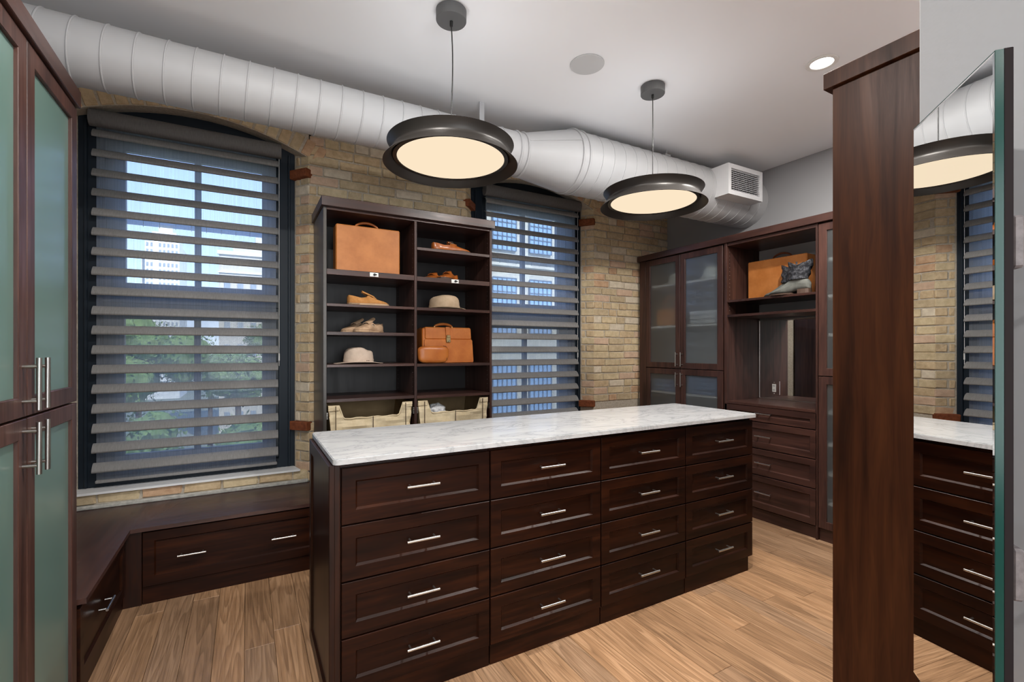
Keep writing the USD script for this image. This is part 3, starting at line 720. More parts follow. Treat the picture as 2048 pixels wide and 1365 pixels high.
put(tn, 'side_panel', bx(XF, XW, B0, B0 + .013, 0, 2.18, .001), 'walnut_z')
put(tn, 'top_panel', bx(XF + .004, XW, B0 + .014, B1 - .025, 2.155, 2.18, .001), 'walnut_y')
put(tn, 'shelf', bx(XF + .003, XW - .002, B0 + .014, B1 - .025, 1.694, 1.711, .001), 'walnut_y')
put(tn, 'shelf', bx(XF + .003, XW - .002, B0 + .014, B1 - .025, 1.575, 1.594, .001), 'walnut_y')
put(tn, 'counter', bx(XF - .002, XW - .001, B0 + .014, B1 - .025, .872, .893, .0015), 'walnut_y')
put(tn, 'body', bx(XF + .022, XW - .001, B0 + .014, B1 - .025, .085, .871, .001), 'espresso_y')
put(tn, 'back_panel', bx(XW - .010, XW, B0 + .014, B1 - .025, 1.595, 2.155, 0), 'niche_back', label='pale grey niche back')
put(tn, 'mirror_panel', bx(XW - .012, XW - .004, B0 + .016, B1 - .027, .895, 1.560, .001), 'mirror_silver', label='mirror at the back of the niche')
put(tn, 'mirror_channel', [bx(XW - .018, XW - .011, B0 + .016, B1 - .027, 1.556, 1.566, .001), bx(XW - .018, XW - .011, B0 + .016, B1 - .027, .893, .900, .001), bx(XW - .018, XW - .011, B1 - .031, B1 - .0255, .893, 1.566, .001)], 'steel')
put(tn, 'toe_kick', bx(XF + .02, XF + .04, B0, B1, 0, .084, .001), 'walnut_y')
for z0, z1 in ((.757, .870), (.554, .751), (.350, .548), (.094, .344)):
    d = put(tn, 'drawer', shaker(B0 + .006, B1 - .004, z0, z1, mpR, fr=.044), 'walnut_y')
    bar_pull(d, (XF, 2.178, {.757: .822, .554: .650, .350: .447, .094: .222}[z0]), (0, 1, 0), (-1, 0, 0))
holes = [cyl((XF + .035, B1 - .0235, z), (XF + .035, B1 - .0250, z), .0024, 6) for z in np.arange(1.63, 2.14, .032)]
put(tn, 'pin_hole', holes, 'silver_pin', kind='stuff', label='column of tiny shelf pin holes')
tg = thing('glass_cabinet', 'tall dark wood cabinet with frosted glass doors half hidden by the foreground panel', 'cabinet', (3.64, 1.4, 0))
G0, G1 = .90, 1.795
put(tg, 'case', [bx(XF + .021, XW, G1 - .02, G1, 0, 2.18, .001), bx(XF + .021, XW, G0, G0 + .02, 0, 2.18, .001), bx(XF + .021, XW, G0, G1, 2.16, 2.18, .001), bx(XF + .021, XW, G0, G1, .085, .10, .001)], 'walnut_z')
put(tg, 'back_panel', bx(XW - .012, XW, G0 + .02, G1 - .02, .1, 2.16, 0), 'niche_back')
for z in (.25, .45, .65, .87, 1.40, 1.665, 1.915): put(tg, 'shelf', bx(XF + .03, XW - .013, G0 + .021, G1 - .021, z, z + .02, .001), 'niche_back', label='pale shelf behind frosted glass')
put(tg, 'toe_kick', bx(XF + .02, XF + .04, G0, G1, 0, .084, .001), 'walnut_y')
for (ya, yb) in ((1.352, 1.792), (.905, 1.348)):
    for (za, zb) in ((1.131, 2.172), (.090, 1.125)):
        d = put(tg, 'door', door_ring(ya, yb, za, zb, mpR, .02, .052), 'walnut_z')
        put(d, 'glass_panel', bx(XF + .010, XF + .014, ya + .047, yb - .047, za + .047, zb - .047, 0), 'frost_grey', label='grey frosted glass')
solo('crown_moulding', bx(XF - .018, XW, .89, 3.50, 2.181, 2.234, .002), 'walnut_y', 'long dark wood crown along the top of the right-hand cabinets', 'moulding')

# end panel cabinet in the right foreground
te = thing('wardrobe_cabinet', 'tall reddish wood wardrobe side panel in the right foreground beside the mirror', 'cabinet', (2.2, .66, 0))
put(te, 'end_panel', bx(1.700, 1.720, .497, .846, 0, 2.182, .0015), 'cherry_z')
put(te, 'body', bx(1.7205, 2.9, .497, .824, .0, 2.182, .001), 'cherry_z')
put(te, 'door', shaker(1.722, 2.12, .09, 2.175, frame_map((0, .8245, 0), (1, 0, 0), (0, 0, 1), (0, 1, 0)), fr=.055), 'cherry_z')
put(te, 'door', shaker(2.124, 2.52, .09, 2.175, frame_map((0, .8245, 0), (1, 0, 0), (0, 0, 1), (0, 1, 0)), fr=.055), 'cherry_z')
put(te, 'crown', bx(1.686, 2.91, .497, .868, 2.1825, 2.236, .0015), 'cherry_z')

# swing-out mirror
mo = np.array([1.093, .2915, 0]); md = np.array([.7604, .6494, 0]); mn = np.array([-.6494, .7604, 0])
tm = thing('swing_mirror', 'narrow tall frameless mirror on pivot arms at the right edge', 'mirror', (1.2, .39, .58))
mpM = lambda off: frame_map(mo + mn * off, md, (0, 0, 1), mn)
ML = .300
put(tm, 'mirror_glass', loft_rect(0, ML, .582, 1.813, [(0, -.0095), (0, .0015), (.004, .0022)], mpM(0)), 'mirror_silver', label='silvered mirror face')
put(tm, 'glass_edge', [loft_rect(-.0015, ML + .0005, .580, 1.815, [(0, -.0100), (0, .0012), (.0014, .0012), (.0014, -.0100)], mpM(0), closed=True)], 'mirror_edge', label='green glass edge')
def mb(u0, u1, v0, v1, w0, w1, b=.001):
    v, f = bx(u0, u1, v0, v1, w0, w1, b); return orient(mpM(0)(v), f)
put(tm, 'backing_board', mb(.000, ML, .584, 1.817, -.0235, -.0106), 'backing_brown', label='dark backing board')
for z in (.938, 1.494):
    k = put(tm, 'bracket', mb(.004, .040, z - .044, z + .044, -.0410, -.0238, .004), 'bracket_metal', label='grey metal bracket plate')
    c = (mpM(0)(np.array([[.024, z, -.034]])))[0]
    put(k, 'pivot_arm', cyl(c, (1.369, c[1] - .10, z), .0058, 10), 'bracket_metal')

# ------------------------------------------------------------------ duct
YD, ZS, RS, ZL, RL = 2.63, 2.565, .1335, 2.595, .2055
td = thing('ventilation_duct', 'white painted spiral ventilation duct hung under the ceiling along the window wall', 'duct', (1.4, YD, 2.4))
def ductpipe(x0, x1, z, r, z1=None, r1=None, n=56):
    t = np.linspace(0, 2 * np.pi, n, endpoint=False); z1 = z if z1 is None else z1; r1 = r if r1 is None else r1
    P = np.stack([np.stack([np.full(n, x), YD + q * np.cos(t), c + q * np.sin(t)], -1) for x, c, q in ((x0, z, r), (x1, z1, r1), (x1, z1, r1 - .004), (x0, z, r - .004))], 1)
    P = np.concatenate([P, P[:, :1]], 1)
    return orient(*grid_surf(P, True))
put(td, 'small_pipe', ductpipe(-1.149, 1.53, ZS, RS), 'duct_paint', smooth=60)
put(td, 'reducer', ductpipe(1.53, 1.90, ZS, RS + .002, ZL, RL + .002), 'duct_paint', smooth=60)
put(td, 'large_pipe', ductpipe(1.90, 3.859, ZL, RL), 'duct_paint', smooth=60)
def rib(x, z, r, w=.0035, lean=.012):
    w *= 1.2
    t = np.linspace(0, 2 * np.pi, 64, endpoint=False)
    return tube(np.stack([x + lean * np.sin(t / 1.0), YD + r * np.cos(t), z + r * np.sin(t)], -1), w, 6, closed=True)
for x in np.arange(-1.04, 1.45, .1045): put(td, 'seam_rib', rib(x, ZS, RS), 'duct_paint', smooth=60)
for x in np.arange(2.06, 3.83, .100): put(td, 'seam_rib', rib(x, ZL, RL, .0028), 'duct_paint', smooth=60)
for x, z, r in ((1.48, ZS, RS), (1.53, ZS, RS + .001), (1.90, ZL, RL + .002), (1.955, ZL, RL)): put(td, 'collar', rib(x, z, r, .007, 0), 'duct_paint', smooth=60)
put(td, 'long_seam', cyl((1.54, YD - (RS + .004) * .94, ZS + (RS) * .36), (1.89, YD - (RL + .004) * .94, ZL + RL * .36), .0025, 6), 'duct_paint')
put(td, 'hanger_strap', [bx(1.25, 1.282, YD - .002, YD + .002, ZS + RS - .01, CEIL, .0005)], 'duct_paint')
put(td, 'hanger_strap', [bx(2.80, 2.812, YD - .06, YD - .056, ZL + RL - .03, CEIL, .0005), bx(2.78, 2.84, YD - .07, YD - .045, ZL + RL - .012, ZL + RL + .008, .002)], 'duct_paint')
# register box
X0, X1, Z0, Z1, YR = 3.20, 3.624, 2.502, 2.738, 2.325
put(td, 'register_box', loft_rect(X0, X1, Z0, Z1, [(0, -.20), (0, .0), (.034, .0), (.034, -.05)], frame_map((0, YR, 0), (1, 0, 0), (0, 0, 1), (0, -1, 0)), cap0=False), 'grille_white')
put(td, 'register_void', bx(X0 + .035, X1 - .035, YR + .040, YR + .048, Z0 + .035, Z1 - .035, 0), 'painted_dark')  # black sheet painted in for the dark inside of the register
for k in range(11):
    z = Z0 + .044 + k * .0150
    v, f = bx(X0 + .034, X1 - .034, -.010, .010, -.0014, .0014, .0005)
    a = math.radians(20); q = v.copy(); q[:, 1] = YR + .014 + v[:, 1] * math.cos(a) - v[:, 2] * math.sin(a); q[:, 2] = z + v[:, 1] * math.sin(a) + v[:, 2] * math.cos(a)
    put(td, 'louver', (q, f), 'grille_white')
put(td, 'grille_bar', [bx(X0 + .034 + k * .0203, X0 + .0355 + k * .0203, YR + .024, YR + .030, Z0 + .034, Z1 - .034, 0) for k in range(18)], 'grille_white', kind='stuff', label='thin upright grille bars')

# ------------------------------------------------------------------ pendants
def pendant(x, y, label, kink):
    t = thing('pendant_lamp', label, 'pendant lamp', (x, y, 2.14))
    put(t, 'canopy', lathe([(0, 2.838), (.066, 2.838), (.068, 2.836), (.068, 2.793), (.066, 2.790), (.0, 2.790)], (x, y, 0), 40), 'canopy_grey', smooth=40)
    put(t, 'strain_relief', cyl((x, y, 2.768), (x, y, 2.790), .007, 10), 'metal_black')
    zz = np.linspace(2.775, 2.186, 14); s = np.linspace(0, 1, 14)
    put(t, 'cord', tube(np.stack([x + kink * np.sin(s * 4.2) * (1 - s), np.full(14, y), zz], -1), .0028, 8), 'metal_black', smooth=True)
    # lower flare, waist and upper flare in one spun sheet
    out = [(.2990, 2.1400), (.2900, 2.1500), (.2750, 2.1660), (.2650, 2.1780), (.2600, 2.1860), (.2610, 2.1940), (.2660, 2.2060), (.2740, 2.2190), (.2820, 2.2300)]
    inn = [(.2795, 2.2310), (.2715, 2.2205), (.2635, 2.2075), (.2580, 2.1945), (.2520, 2.1850), (.2560, 2.1745), (.2680, 2.1620), (.2830, 2.1480), (.2965, 2.1392)]
    put(t, 'shade', lathe(out + inn, (x, y, 0), 72), 'lamp_bronze', smooth=45)
    put(t, 'inner_ring', lathe([(.256, 2.180), (.256, 2.166), (.240, 2.164), (.2385, 2.166), (.2385, 2.180)], (x, y, 0), 64), 'lamp_bronze', smooth=40)
    put(t, 'top_plate', lathe([(.255, 2.196), (.255, 2.188), (0, 2.188), (0, 2.196)], (x, y, 0), 64), 'lamp_bronze', smooth=40)
    put(t, 'diffuser', lathe([(0, 2.176), (.2390, 2.176), (.2390, 2.168), (.235, 2.1665), (0, 2.1665)], (x, y, 0), 64), 'lamp_diffuser', smooth=40, label='glowing warm white diffuser')
    put(t, 'uplight_panel', lathe([(0, 2.2005), (.235, 2.2005), (.235, 2.1965), (0, 2.1965)], (x, y, 0), 48), 'unseen_uplight_glow', smooth=40, label='unseen upward light panel placed to light the ceiling')  # glowing panel out of view inside the upper flare, brightens the ceiling
pendant(.803, 1.985, 'bronze disc pendant lamp over the near end of the island', .010)
pendant(2.053, 1.985, 'bronze disc pendant lamp over the far end of the island', .001)

# ------------------------------------------------------------------ ceiling fittings
solo('ceiling_speaker', lathe([(0, 2.8385), (0, 2.833), (.088, 2.833), (.0905, 2.835), (.0905, 2.8385)], (1.588, 2.003, 0), 48), 'speaker_cloth', 'flat round grey ceiling speaker between the two pendant lamps', 'speaker', smooth=40)
def downlight(x, y, label, inten):
    t = thing('downlight', label, 'downlight', (x, y, 2.835))
    put(t, 'trim_ring', lathe([(.075, 2.8390), (.075, 2.8345), (.072, 2.8325), (.055, 2.8340), (.052, 2.8390)], (x, y, 0), 40), 'white_plastic', smooth=40)
    put(t, 'lens', lathe([(0, 2.8392), (0, 2.8365), (.0525, 2.8365), (.0525, 2.8392)], (x, y, 0), 32), 'lamp_white', label='bright white lens')
    light(UsdLux.DiskLight, f'{t.GetPath()}/beam', inten, (1.0, .965, .92), pos=(0, 0, -.004), Radius=.05)
downlight(2.668, 1.380, 'small round recessed downlight in the ceiling above the foreground panel', 1200)
downlight(1.80, 1.220, 'unseen recessed downlight above the aisle, placed to light the island and its drawer ledges', 1350)  # out of view above the frame, lights worktop and drawer ledges
downlight(.13, 1.220, 'unseen recessed downlight above the aisle, placed to light the left of the room', 1500)  # out of view, lights floor and cabinets on the left
downlight(3.00, .950, 'unseen recessed downlight behind the foreground panel, placed to light the right-hand cabinets and floor', 850)  # hidden by the near wall, lights the right side
downlight(.10, -.9, 'unseen recessed downlight behind the camera on the left, placed to light the room', 800)  # unseen lamp behind the camera, general light
downlight(.30, -1.9, 'unseen recessed downlight furthest back, placed to light the rear of the room', 500)  # unseen lamp far behind the camera, weak general light

# ------------------------------------------------------------------ outlet
to = thing('power_outlet', 'white double power outlet on a clear plate in the niche mirror', 'outlet', (3.845, 2.361, .99))
put(to, 'cover_plate', loft_rect(2.318, 2.404, .934, 1.046, [(0, 0), (0, .004), (.003, .006)], frame_map((XW - .0115, 0, 0), (0, 1, 0), (0, 0, 1), (-1, 0, 0))), 'mirror_silver', label='mirrored cover plate')
put(to, 'receptacle', bx(XW - .021, XW - .0172, 2.345, 2.378, .956, 1.022, .002), 'white_plastic', label='white receptacle')
put(to, 'socket_slot', [bx(XW - .0218, XW - .0208, y, y + .003, z, z + .012, 0) for y in (2.354, 2.366) for z in (.966, 1.000)], 'metal_black')
put(to, 'screw', [cyl((XW - .0195, 2.361, z), (XW - .017, 2.361, z), .003, 10) for z in (.943, 1.036)], 'white_plastic')

# ------------------------------------------------------------------ shoes
SH_S = np.array([0, .02, .08, .18, .30, .40, .50, .62, .74, .84, .92, .97, 1.0])
SH_W = np.array([.006, .024, .033, .036, .034, .034, .038, .046, .049, .044, .034, .022, .004])
def shoe(label, mt, loc, yaw, Ls=.285, tongue=None, style='loafer', sole='sole_dark', hs=1.0, group=None, cut=.44):
    """toe along +x from the heel at the origin, then turned by yaw about loc"""
    t = thing('shoe', label, 'shoe', loc, group=group)
    ca, sa = math.cos(yaw), math.sin(yaw)
    W = lambda v: np.column_stack([loc[0] + v[:, 0] * ca - v[:, 1] * sa, loc[1] + v[:, 0] * sa + v[:, 1] * ca, loc[2] + v[:, 2]])
    s = np.concatenate([np.linspace(0, .06, 5), np.linspace(.09, .9, 26), np.linspace(.93, 1, 6)])
    w = np.interp(s, SH_S, SH_W)
    hc = np.interp(s, [0, .1, .3, .45, .6], np.array([.068, .064, .052, .058, .06]) * hs)           # collar
    hv = np.interp(s, [0, cut - .06, cut + .05, .6, .72, .84, .93, 1.0], np.array([.07, .080, .074, .058, .044, .036, .028, .010]) * hs)
    o = np.clip((cut + .02 - s) / .05, 0, 1); o[s < .015] = 0
    hv = np.where(s < .02, hc * .95, hv)
    z0 = .012 + np.interp(s, [.8, 1], [0, .004])
    rows = []
    for k in range(len(s)):
        h, c, ww = hv[k], hc[k], w[k]
        cl = np.array([(0, 0), (.85, 0), (1, .10), (1.0, .35), (.92, .62), (.74, .84), (.50, .95), (.25, .99), (0, 1)]) * [ww, max(h - z0[k], .004)] + [0, z0[k]]
        hh = max(c - z0[k], .004)
        op = np.array([(0, 0), (.85 * ww, 0), (ww, .12 * hh), (ww, .5 * hh), (.86 * ww, hh), (.86 * ww - .004, hh), (.84 * ww - .005, .6 * hh), (.80 * ww - .004, .1 * hh + .004), (0, .1 * hh + .004)]) + [0, z0[k]]
        p = cl * (1 - o[k]) + op * o[k]
        rows.append(np.vstack([p, (p[1:-1] * [-1, 1])[::-1]]))
    P = np.array([[(s[k] * Ls, q[0], q[1]) for q in rows[k]] for k in range(len(s))])
    v, f = grid_surf(np.concatenate([P, P[:, :1]], 1))
    n = P.shape[1] + 1; e = len(s) - 1
    f = np.vstack([f, [(0, i, i + 1) for i in range(1, n - 2)], [(e * n, e * n + i + 1, e * n + i) for i in range(1, n - 2)]])
    up = put(t, 'upper', orient(W(v), f), mt, smooth=50)
    ol = np.concatenate([np.column_stack([SH_S * Ls, SH_W * 1.05]), np.column_stack([SH_S * Ls, -SH_W * 1.05])[::-1]])
    pg_ = sg.Polygon(ol).buffer(.0015)
    so = prism(pg_, .011, lambda p: W(p + [0, 0, .003]))
    heel = prism(pg_.intersection(sg.box(-.02, -.1, .26 * Ls, .1)), .012, lambda p: W(p))
    put(t, 'sole', [so, heel], sole)
    def plate(u0, u1, zlo, zhi, wd, th, name, mm, lean):
        xs_ = np.linspace(0, 1, 7); ys = np.linspace(-1, 1, 9)
        top = np.array([[(u0 + (u1 - u0) * a + 0, wd * b * (1 - .35 * max(0, a - .6) / .4 * abs(b)), zlo + (zhi - zlo) * a - .010 * b * b) for b in ys] for a in xs_])
        bot = top - np.array([-.0, 0, th])
        v1, f1 = grid_surf(top); v2, f2 = grid_surf(bot)
        # rim
        idx = np.concatenate([np.arange(9), 9 * np.arange(1, 7) + 8, 6 * 9 + np.arange(7, -1, -1), 9 * np.arange(5, 0, -1)])
        k = len(v1); fr_ = []
        for i in range(len(idx)):
            a, b = idx[i], idx[(i + 1) % len(idx)]; fr_ += [(a, b, k + b), (a, k + b, k + a)]
        return put(t, name, orient(W(np.vstack([v1, v2])), np.vstack([f1, f2[:, ::-1] + k, fr_])), mm, smooth=50)
    plate(cut * Ls + .050, cut * Ls - (.012 if style == 'monk' else .026), .070 * hs, (.088 if style == 'monk' else .104) * hs, .026, .004, 'tongue', mt, 0)
    put(t, 'insole', prism(sg.Polygon(ol).buffer(-.006).intersection(sg.box(.004, -.1, cut * Ls + .02, .1)), .003, lambda p: W(p + [0, 0, .019])), 'shoe_lining')
    if style == 'monk':
        a = np.linspace(-1.25, 1.25, 13); u = (cut + .035) * Ls
        hz = float(np.interp(cut + .035, s, hv)); wz = float(np.interp(cut + .035, s, w))
        st = np.array([[(u + du, (wz + .001) * math.sin(q) * 1.02, z0[0] + (hz - .009) * (math.cos(q) * .97 + .06) ) for q in a] for du in (-.010, .010)])
        st2 = np.concatenate([st, (st[::-1] * [1, .93, 1] - [0, 0, .003])], 0); st2 = np.concatenate([st2, st2[:1]], 0)
        put(t, 'strap', orient(W(grid_surf(st2)[0]), grid_surf(st2)[1]), mt, smooth=50)
        q = .55; sgn = -1
        c = np.array([u, -(wz + .003) * math.sin(q) * 1.02, z0[0] + (hz - .006) * math.cos(q) + .004])
        e1, e2 = np.array([1., 0, 0]), np.array([0, -math.cos(q) * .8, -math.sin(q)])
        ring = [c + e1 * x * .013 + e2 * y * .012 for x, y in ((-1, -1), (0, -1), (1, -1), (1, 0), (1, 1), (0, 1), (-1, 1), (-1, 0))]
        put(t, 'buckle', [orient(W(tube(ring, .0020, 6, True)[0]), tube(ring, .0020, 6, True)[1])], 'steel')
    elif style == 'bit':
        u = (cut + .075) * Ls; hz = float(np.interp(cut + .075, s, hv)); wz = float(np.interp(cut + .075, s, w))
        q = np.linspace(-1.0, 1.0, 11)
        bar = [(u, wz * .98 * math.sin(x), z0[0] + (hz - .008) * math.cos(x)) for x in q]
        ms = [tube(bar, .0022, 6)]
        for x in (-1.0, 1.0):
            cc = np.array([u, wz * 1.02 * math.sin(x), z0[0] + (hz - .008) * math.cos(x)])
            ms.append(tube([cc + np.array([.010 * math.cos(b), 0.003 * np.sign(x), .010 * math.sin(b)]) for b in np.linspace(0, 2 * np.pi, 10, endpoint=False)], .0022, 6, True))
        put(t, 'horsebit', [orient(W(m_[0]), m_[1]) for m_ in ms], 'steel')
    return t
PI = math.pi
shoe('single polished tan monk-strap shoe on the topmost right shelf', 'russet_leather', (1.125, 3.145, 1.996), -.06, .288, style='monk', hs=.92)
shoe('front russet monk-strap shoe of the pair on the second right shelf', 'russet_leather', (1.350, 3.262, 1.800), PI + .76, .245, style='monk', hs=.90)
shoe('back russet monk-strap shoe of the pair, its toe further left, on the second right shelf', 'russet_leather', (1.292, 3.352, 1.800), PI + .58, .245, style='monk', hs=.90)
shoe('front tan suede loafer on the second left shelf, toe to the right', 'tan_suede', (.560, 3.135, 1.594), 0.0, .262, hs=.95, sole='shoe_lining')
shoe('back tan suede loafer, toe just showing past its pair on the second left shelf', 'tan_suede', (.575, 3.235, 1.594), 0.05, .285, hs=.97, sole='shoe_lining', cut=.48)
shoe('front sand suede loafer with metal bit on the third left shelf', 'sand_suede', (.800, 3.250, 1.421), PI + .66, .250, style='bit', hs=1.0, sole='shoe_lining', cut=.42)
shoe('back sand suede loafer, toe further left, on the third left shelf', 'sand_suede', (.752, 3.345, 1.421), PI + .58, .250, style='bit', hs=1.0, sole='shoe_lining', cut=.42)

# ------------------------------------------------------------------ hats
def hat(label, c, mt, yaw, rc=.092, hh=.112, rb=.155, dent=1.0, band='felt_dark', curl=.012):
    t = thing('hat', label, 'hat', c)
    ca, sa = math.cos(yaw), math.sin(yaw)
    n = 64; th = np.linspace(0, 2 * np.pi, n, endpoint=False)
    zb = .010
    prof = np.array([(1.0, 0), (1.0, .15), (.985, .4), (.955, .65), (.90, .84), (.80, .95), (.62, 1.0), (.40, 1.0), (.20, 1.0), (.02, 1.0)])
    P = np.zeros((n, len(prof), 3))
    for i, a in enumerate(th):
        for j, (r, z) in enumerate(prof):
            x, y = r * rc * 1.10 * math.cos(a), r * rc * .93 * math.sin(a); zz = zb + z * hh
            if z > .6:
                k = (z - .6) / .4
                zz -= dent * k * .034 * math.exp(-(y / (rc * .30)) ** 2) * (1 - .35 * (x / rc) ** 2)            # centre crease
                for sg_ in (-1, 1):                                                                        # front pinches
                    zz -= dent * k * .020 * math.exp(-((x - rc * .70) / (rc * .38)) ** 2 - ((y - sg_ * rc * .62) / (rc * .30)) ** 2)
                zz -= .010 * k * (x / rc) ** 2 * (1 if x > 0 else .4)
            P[i, j] = (x, y, zz)
    v, f = grid_surf(P, True); v = np.vstack([v, P[:, -1].mean(0)]); m = len(prof)
    f = np.vstack([f, [(i * m + m - 1, ((i + 1) % n) * m + m - 1, len(v) - 1) for i in range(n)]])
    W = lambda v: np.column_stack([c[0] + v[:, 0] * ca - v[:, 1] * sa, c[1] + v[:, 0] * sa + v[:, 1] * ca, c[2] + v[:, 2]])
    put(t, 'crown', (W(v), f), mt, smooth=True)
    rr = np.linspace(.97, rb / rc, 9)
    B = np.zeros((n, 18, 3))
    for i, a in enumerate(th):
        for j, r in enumerate(rr):
            x, y = r * rc * (1.10 if r < 1.2 else 1.10 - .03 * (r - 1.2)) * math.cos(a), r * rc * .93 * math.sin(a)
            q = (r - 1) / (rb / rc - 1)
            zz = zb - .006 * q + curl * q ** 3 * (math.sin(a) ** 2) - .004 * q * math.cos(a) ** 2
            B[i, j] = (x, y, max(zz, .003)); B[i, 17 - j] = (x, y, max(zz, .003) - .0028)
    v, f = grid_surf(np.concatenate([B, B[:, :1]], 1), True)
    put(t, 'brim', orient(W(v), f), mt, smooth=60)
    bd = np.zeros((n, 5, 3))
    for j, (r, z) in enumerate(((1.0, .001), (1.022, .001), (1.020, .020), (1.0, .020), (1.0, .001))):
        bd[:, j] = np.column_stack([r * rc * 1.10 * np.cos(th), r * rc * .93 * np.sin(th), np.full(n, zb + z)])
    put(t, 'hat_band', orient(W(grid_surf(bd, True)[0]), grid_surf(bd, True)[1]), mt, smooth=60)
    studs = []
    for a in (-1.12, -.98):
        p = W(np.array([[1.025 * rc * 1.1 * math.cos(a), 1.025 * rc * .93 * math.sin(a), zb + .010]]))[0]
        studs.append(trimesh.creation.icosphere(1, .0035).apply_translation(p))
    put(t, 'stud', studs, band)
hat('stone grey felt hat with pinched crown on the fourth left shelf', (.645, 3.215, 1.219), 'felt_stone', -.05, .086, .100, .146, 1.0)
hat('tan felt hat with flat crown on the third right shelf', (1.240, 3.196, 1.594), 'felt_tan', 2.9, .099, .095, .152, .35)

# ------------------------------------------------------------------ bags
def rounded(x0, x1, y0, y1, z0, z1, r, n=6):
    poly = sg.box(x0 + r, z0 + r, x1 - r, z1 - r).buffer(r, quad_segs=n)
    e = min(.006, (y1 - y0) * .2)
    inner = sg.box(x0 + r, z0 + r, x1 - r, z1 - r).buffer(max(r - e, .001), quad_segs=n)
    a = np.array(poly.exterior.coords)[:-1]; b = np.array(inner.exterior.coords)[:-1]
    k = min(len(a), len(b))
    if len(a) != len(b): b = a.copy()
    rings = [np.column_stack([b[:, 0], np.full(k, y0), b[:, 1]]), np.column_stack([a[:, 0], np.full(k, y0 + e), a[:, 1]]), np.column_stack([a[:, 0], np.full(k, y1 - e), a[:, 1]]), np.column_stack([b[:, 0], np.full(k, y1), b[:, 1]])]
    V = np.vstack(rings + [np.array([[(x0 + x1) / 2, y0, (z0 + z1) / 2]]), np.array([[(x0 + x1) / 2, y1, (z0 + z1) / 2]])])
    F = []
    for i in range(3):
        for j in range(k):
            l = (j + 1) % k; F += [(i * k + j, i * k + l, (i + 1) * k + l), (i * k + j, (i + 1) * k + l, (i + 1) * k + j)]
    for j in range(k):
        l = (j + 1) % k; F += [(4 * k, l, j), (4 * k + 1, 3 * k + j, 3 * k + l)]
    return orient(V, np.array(F))
def rot_about(m, c, yaw):
    v, f = m; v = v - np.array([c[0], c[1], 0]); ca, sa = math.cos(yaw), math.sin(yaw)
    return np.column_stack([v[:, 0] * ca - v[:, 1] * sa + c[0], v[:, 0] * sa + v[:, 1] * ca + c[1], v[:, 2]]), f
def arc_handle(xa, xb, y, z, h, r, n=14):
    s = np.linspace(0, 1, n); q = np.sin(np.pi * s) ** .5
    rad = r * (1 + .35 * np.sin(np.pi * s)); return tube(np.stack([xa + (xb - xa) * s, np.full(n, y), z + h * q], -1), rad, 10)
bc = thing('briefcase', 'large hard tan leather briefcase filling the top left shelf', 'briefcase', (.69, 3.19, 1.805))
put(bc, 'body', rounded(.487, .893, 3.115, 3.225, 1.806, 2.104, .012), 'tan_leather', smooth=35)
put(bc, 'lid_seam', rounded(.4885, .8915, 3.155, 3.158, 1.8075, 2.1045, .012), 'russet_dark')
put(bc, 'handle', arc_handle(.610, .765, 3.170, 2.102, .038, .0065), 'russet_leather', smooth=True, label='darker leather handle')
put(bc, 'handle_base', [bx(.600, .622, 3.160, 3.180, 2.102, 2.112, .002), bx(.753, .775, 3.160, 3.180, 2.102, 2.112, .002)], 'brass')
b2 = thing('briefcase', 'tan leather briefcase in the right-hand niche beside grey boots', 'briefcase', (3.69, 2.226, 1.711))
def tY(m): v, f = m; return np.column_stack([3.70 + v[:, 1], 2.226 - v[:, 0], v[:, 2]]), f
put(b2, 'body', tY(rounded(-.238, .238, -.06, .06, 1.712, 2.034, .012)), 'tan_leather', smooth=35)
put(b2, 'lid_seam', tY(rounded(-.2365, .2365, -.015, -.012, 1.7135, 2.0345, .012)), 'russet_dark')
put(b2, 'handle', tY(arc_handle(-.062, .095, 0, 2.033, .042, .006)), 'russet_dark', smooth=True, label='dark leather handle')
sc_ = thing('satchel', 'orange leather satchel briefcase with brass lock on the lower right shelf', 'satchel', (1.26, 3.22, 1.216))
tap = lambda m: (np.column_stack([1.255 + (m[0][:, 0] - 1.255) * (1 - .13 * (m[0][:, 2] - 1.216)), m[0][:, 1] + .10 * (m[0][:, 2] - 1.216), m[0][:, 2]]), m[1])
put(sc_, 'body', tap(rounded(1.062, 1.447, 3.155, 3.285, 1.217, 1.462, .016)), 'orange_leather', smooth=35)
put(sc_, 'flap', tap(rounded(1.080, 1.444, 3.148, 3.30, 1.384, 1.470, .014)), 'orange_leather', smooth=35)
put(sc_, 'front_panel', tap(rounded(1.076, 1.449, 3.147, 3.156, 1.2175, 1.384, .012)), 'orange_leather', smooth=35)
put(sc_, 'closing_strap', tap(rounded(1.237, 1.272, 3.141, 3.150, 1.372, 1.473, .006)), 'orange_leather', smooth=35)
lk = put(sc_, 'lock', tap(rounded(1.239, 1.272, 3.136, 3.1455, 1.362, 1.402, .005)), 'brass', smooth=35, label='brass lock plate')
put(lk, 'keyhole_button', cyl((1.255, 3.146, 1.374), (1.255, 3.151, 1.374), .0055, 10), 'steel')
put(lk, 'hasp', tap(rounded(1.241, 1.270, 3.133, 3.1425, 1.398, 1.414, .003)), 'brass', smooth=35)
put(sc_, 'handle', arc_handle(1.178, 1.322, 3.245, 1.470, .026, .008), 'orange_leather', smooth=True)
put(sc_, 'handle_ring', [cyl((x, 3.243, 1.468), (x, 3.243, 1.478), .008, 10) for x in (1.182, 1.318)], 'brass')
pc = thing('pouch', 'small orange leather pouch with stamped initials in front of the satchel', 'pouch', (1.125, 3.10, 1.216))
th = np.linspace(0, 2 * np.pi, 48, endpoint=False)
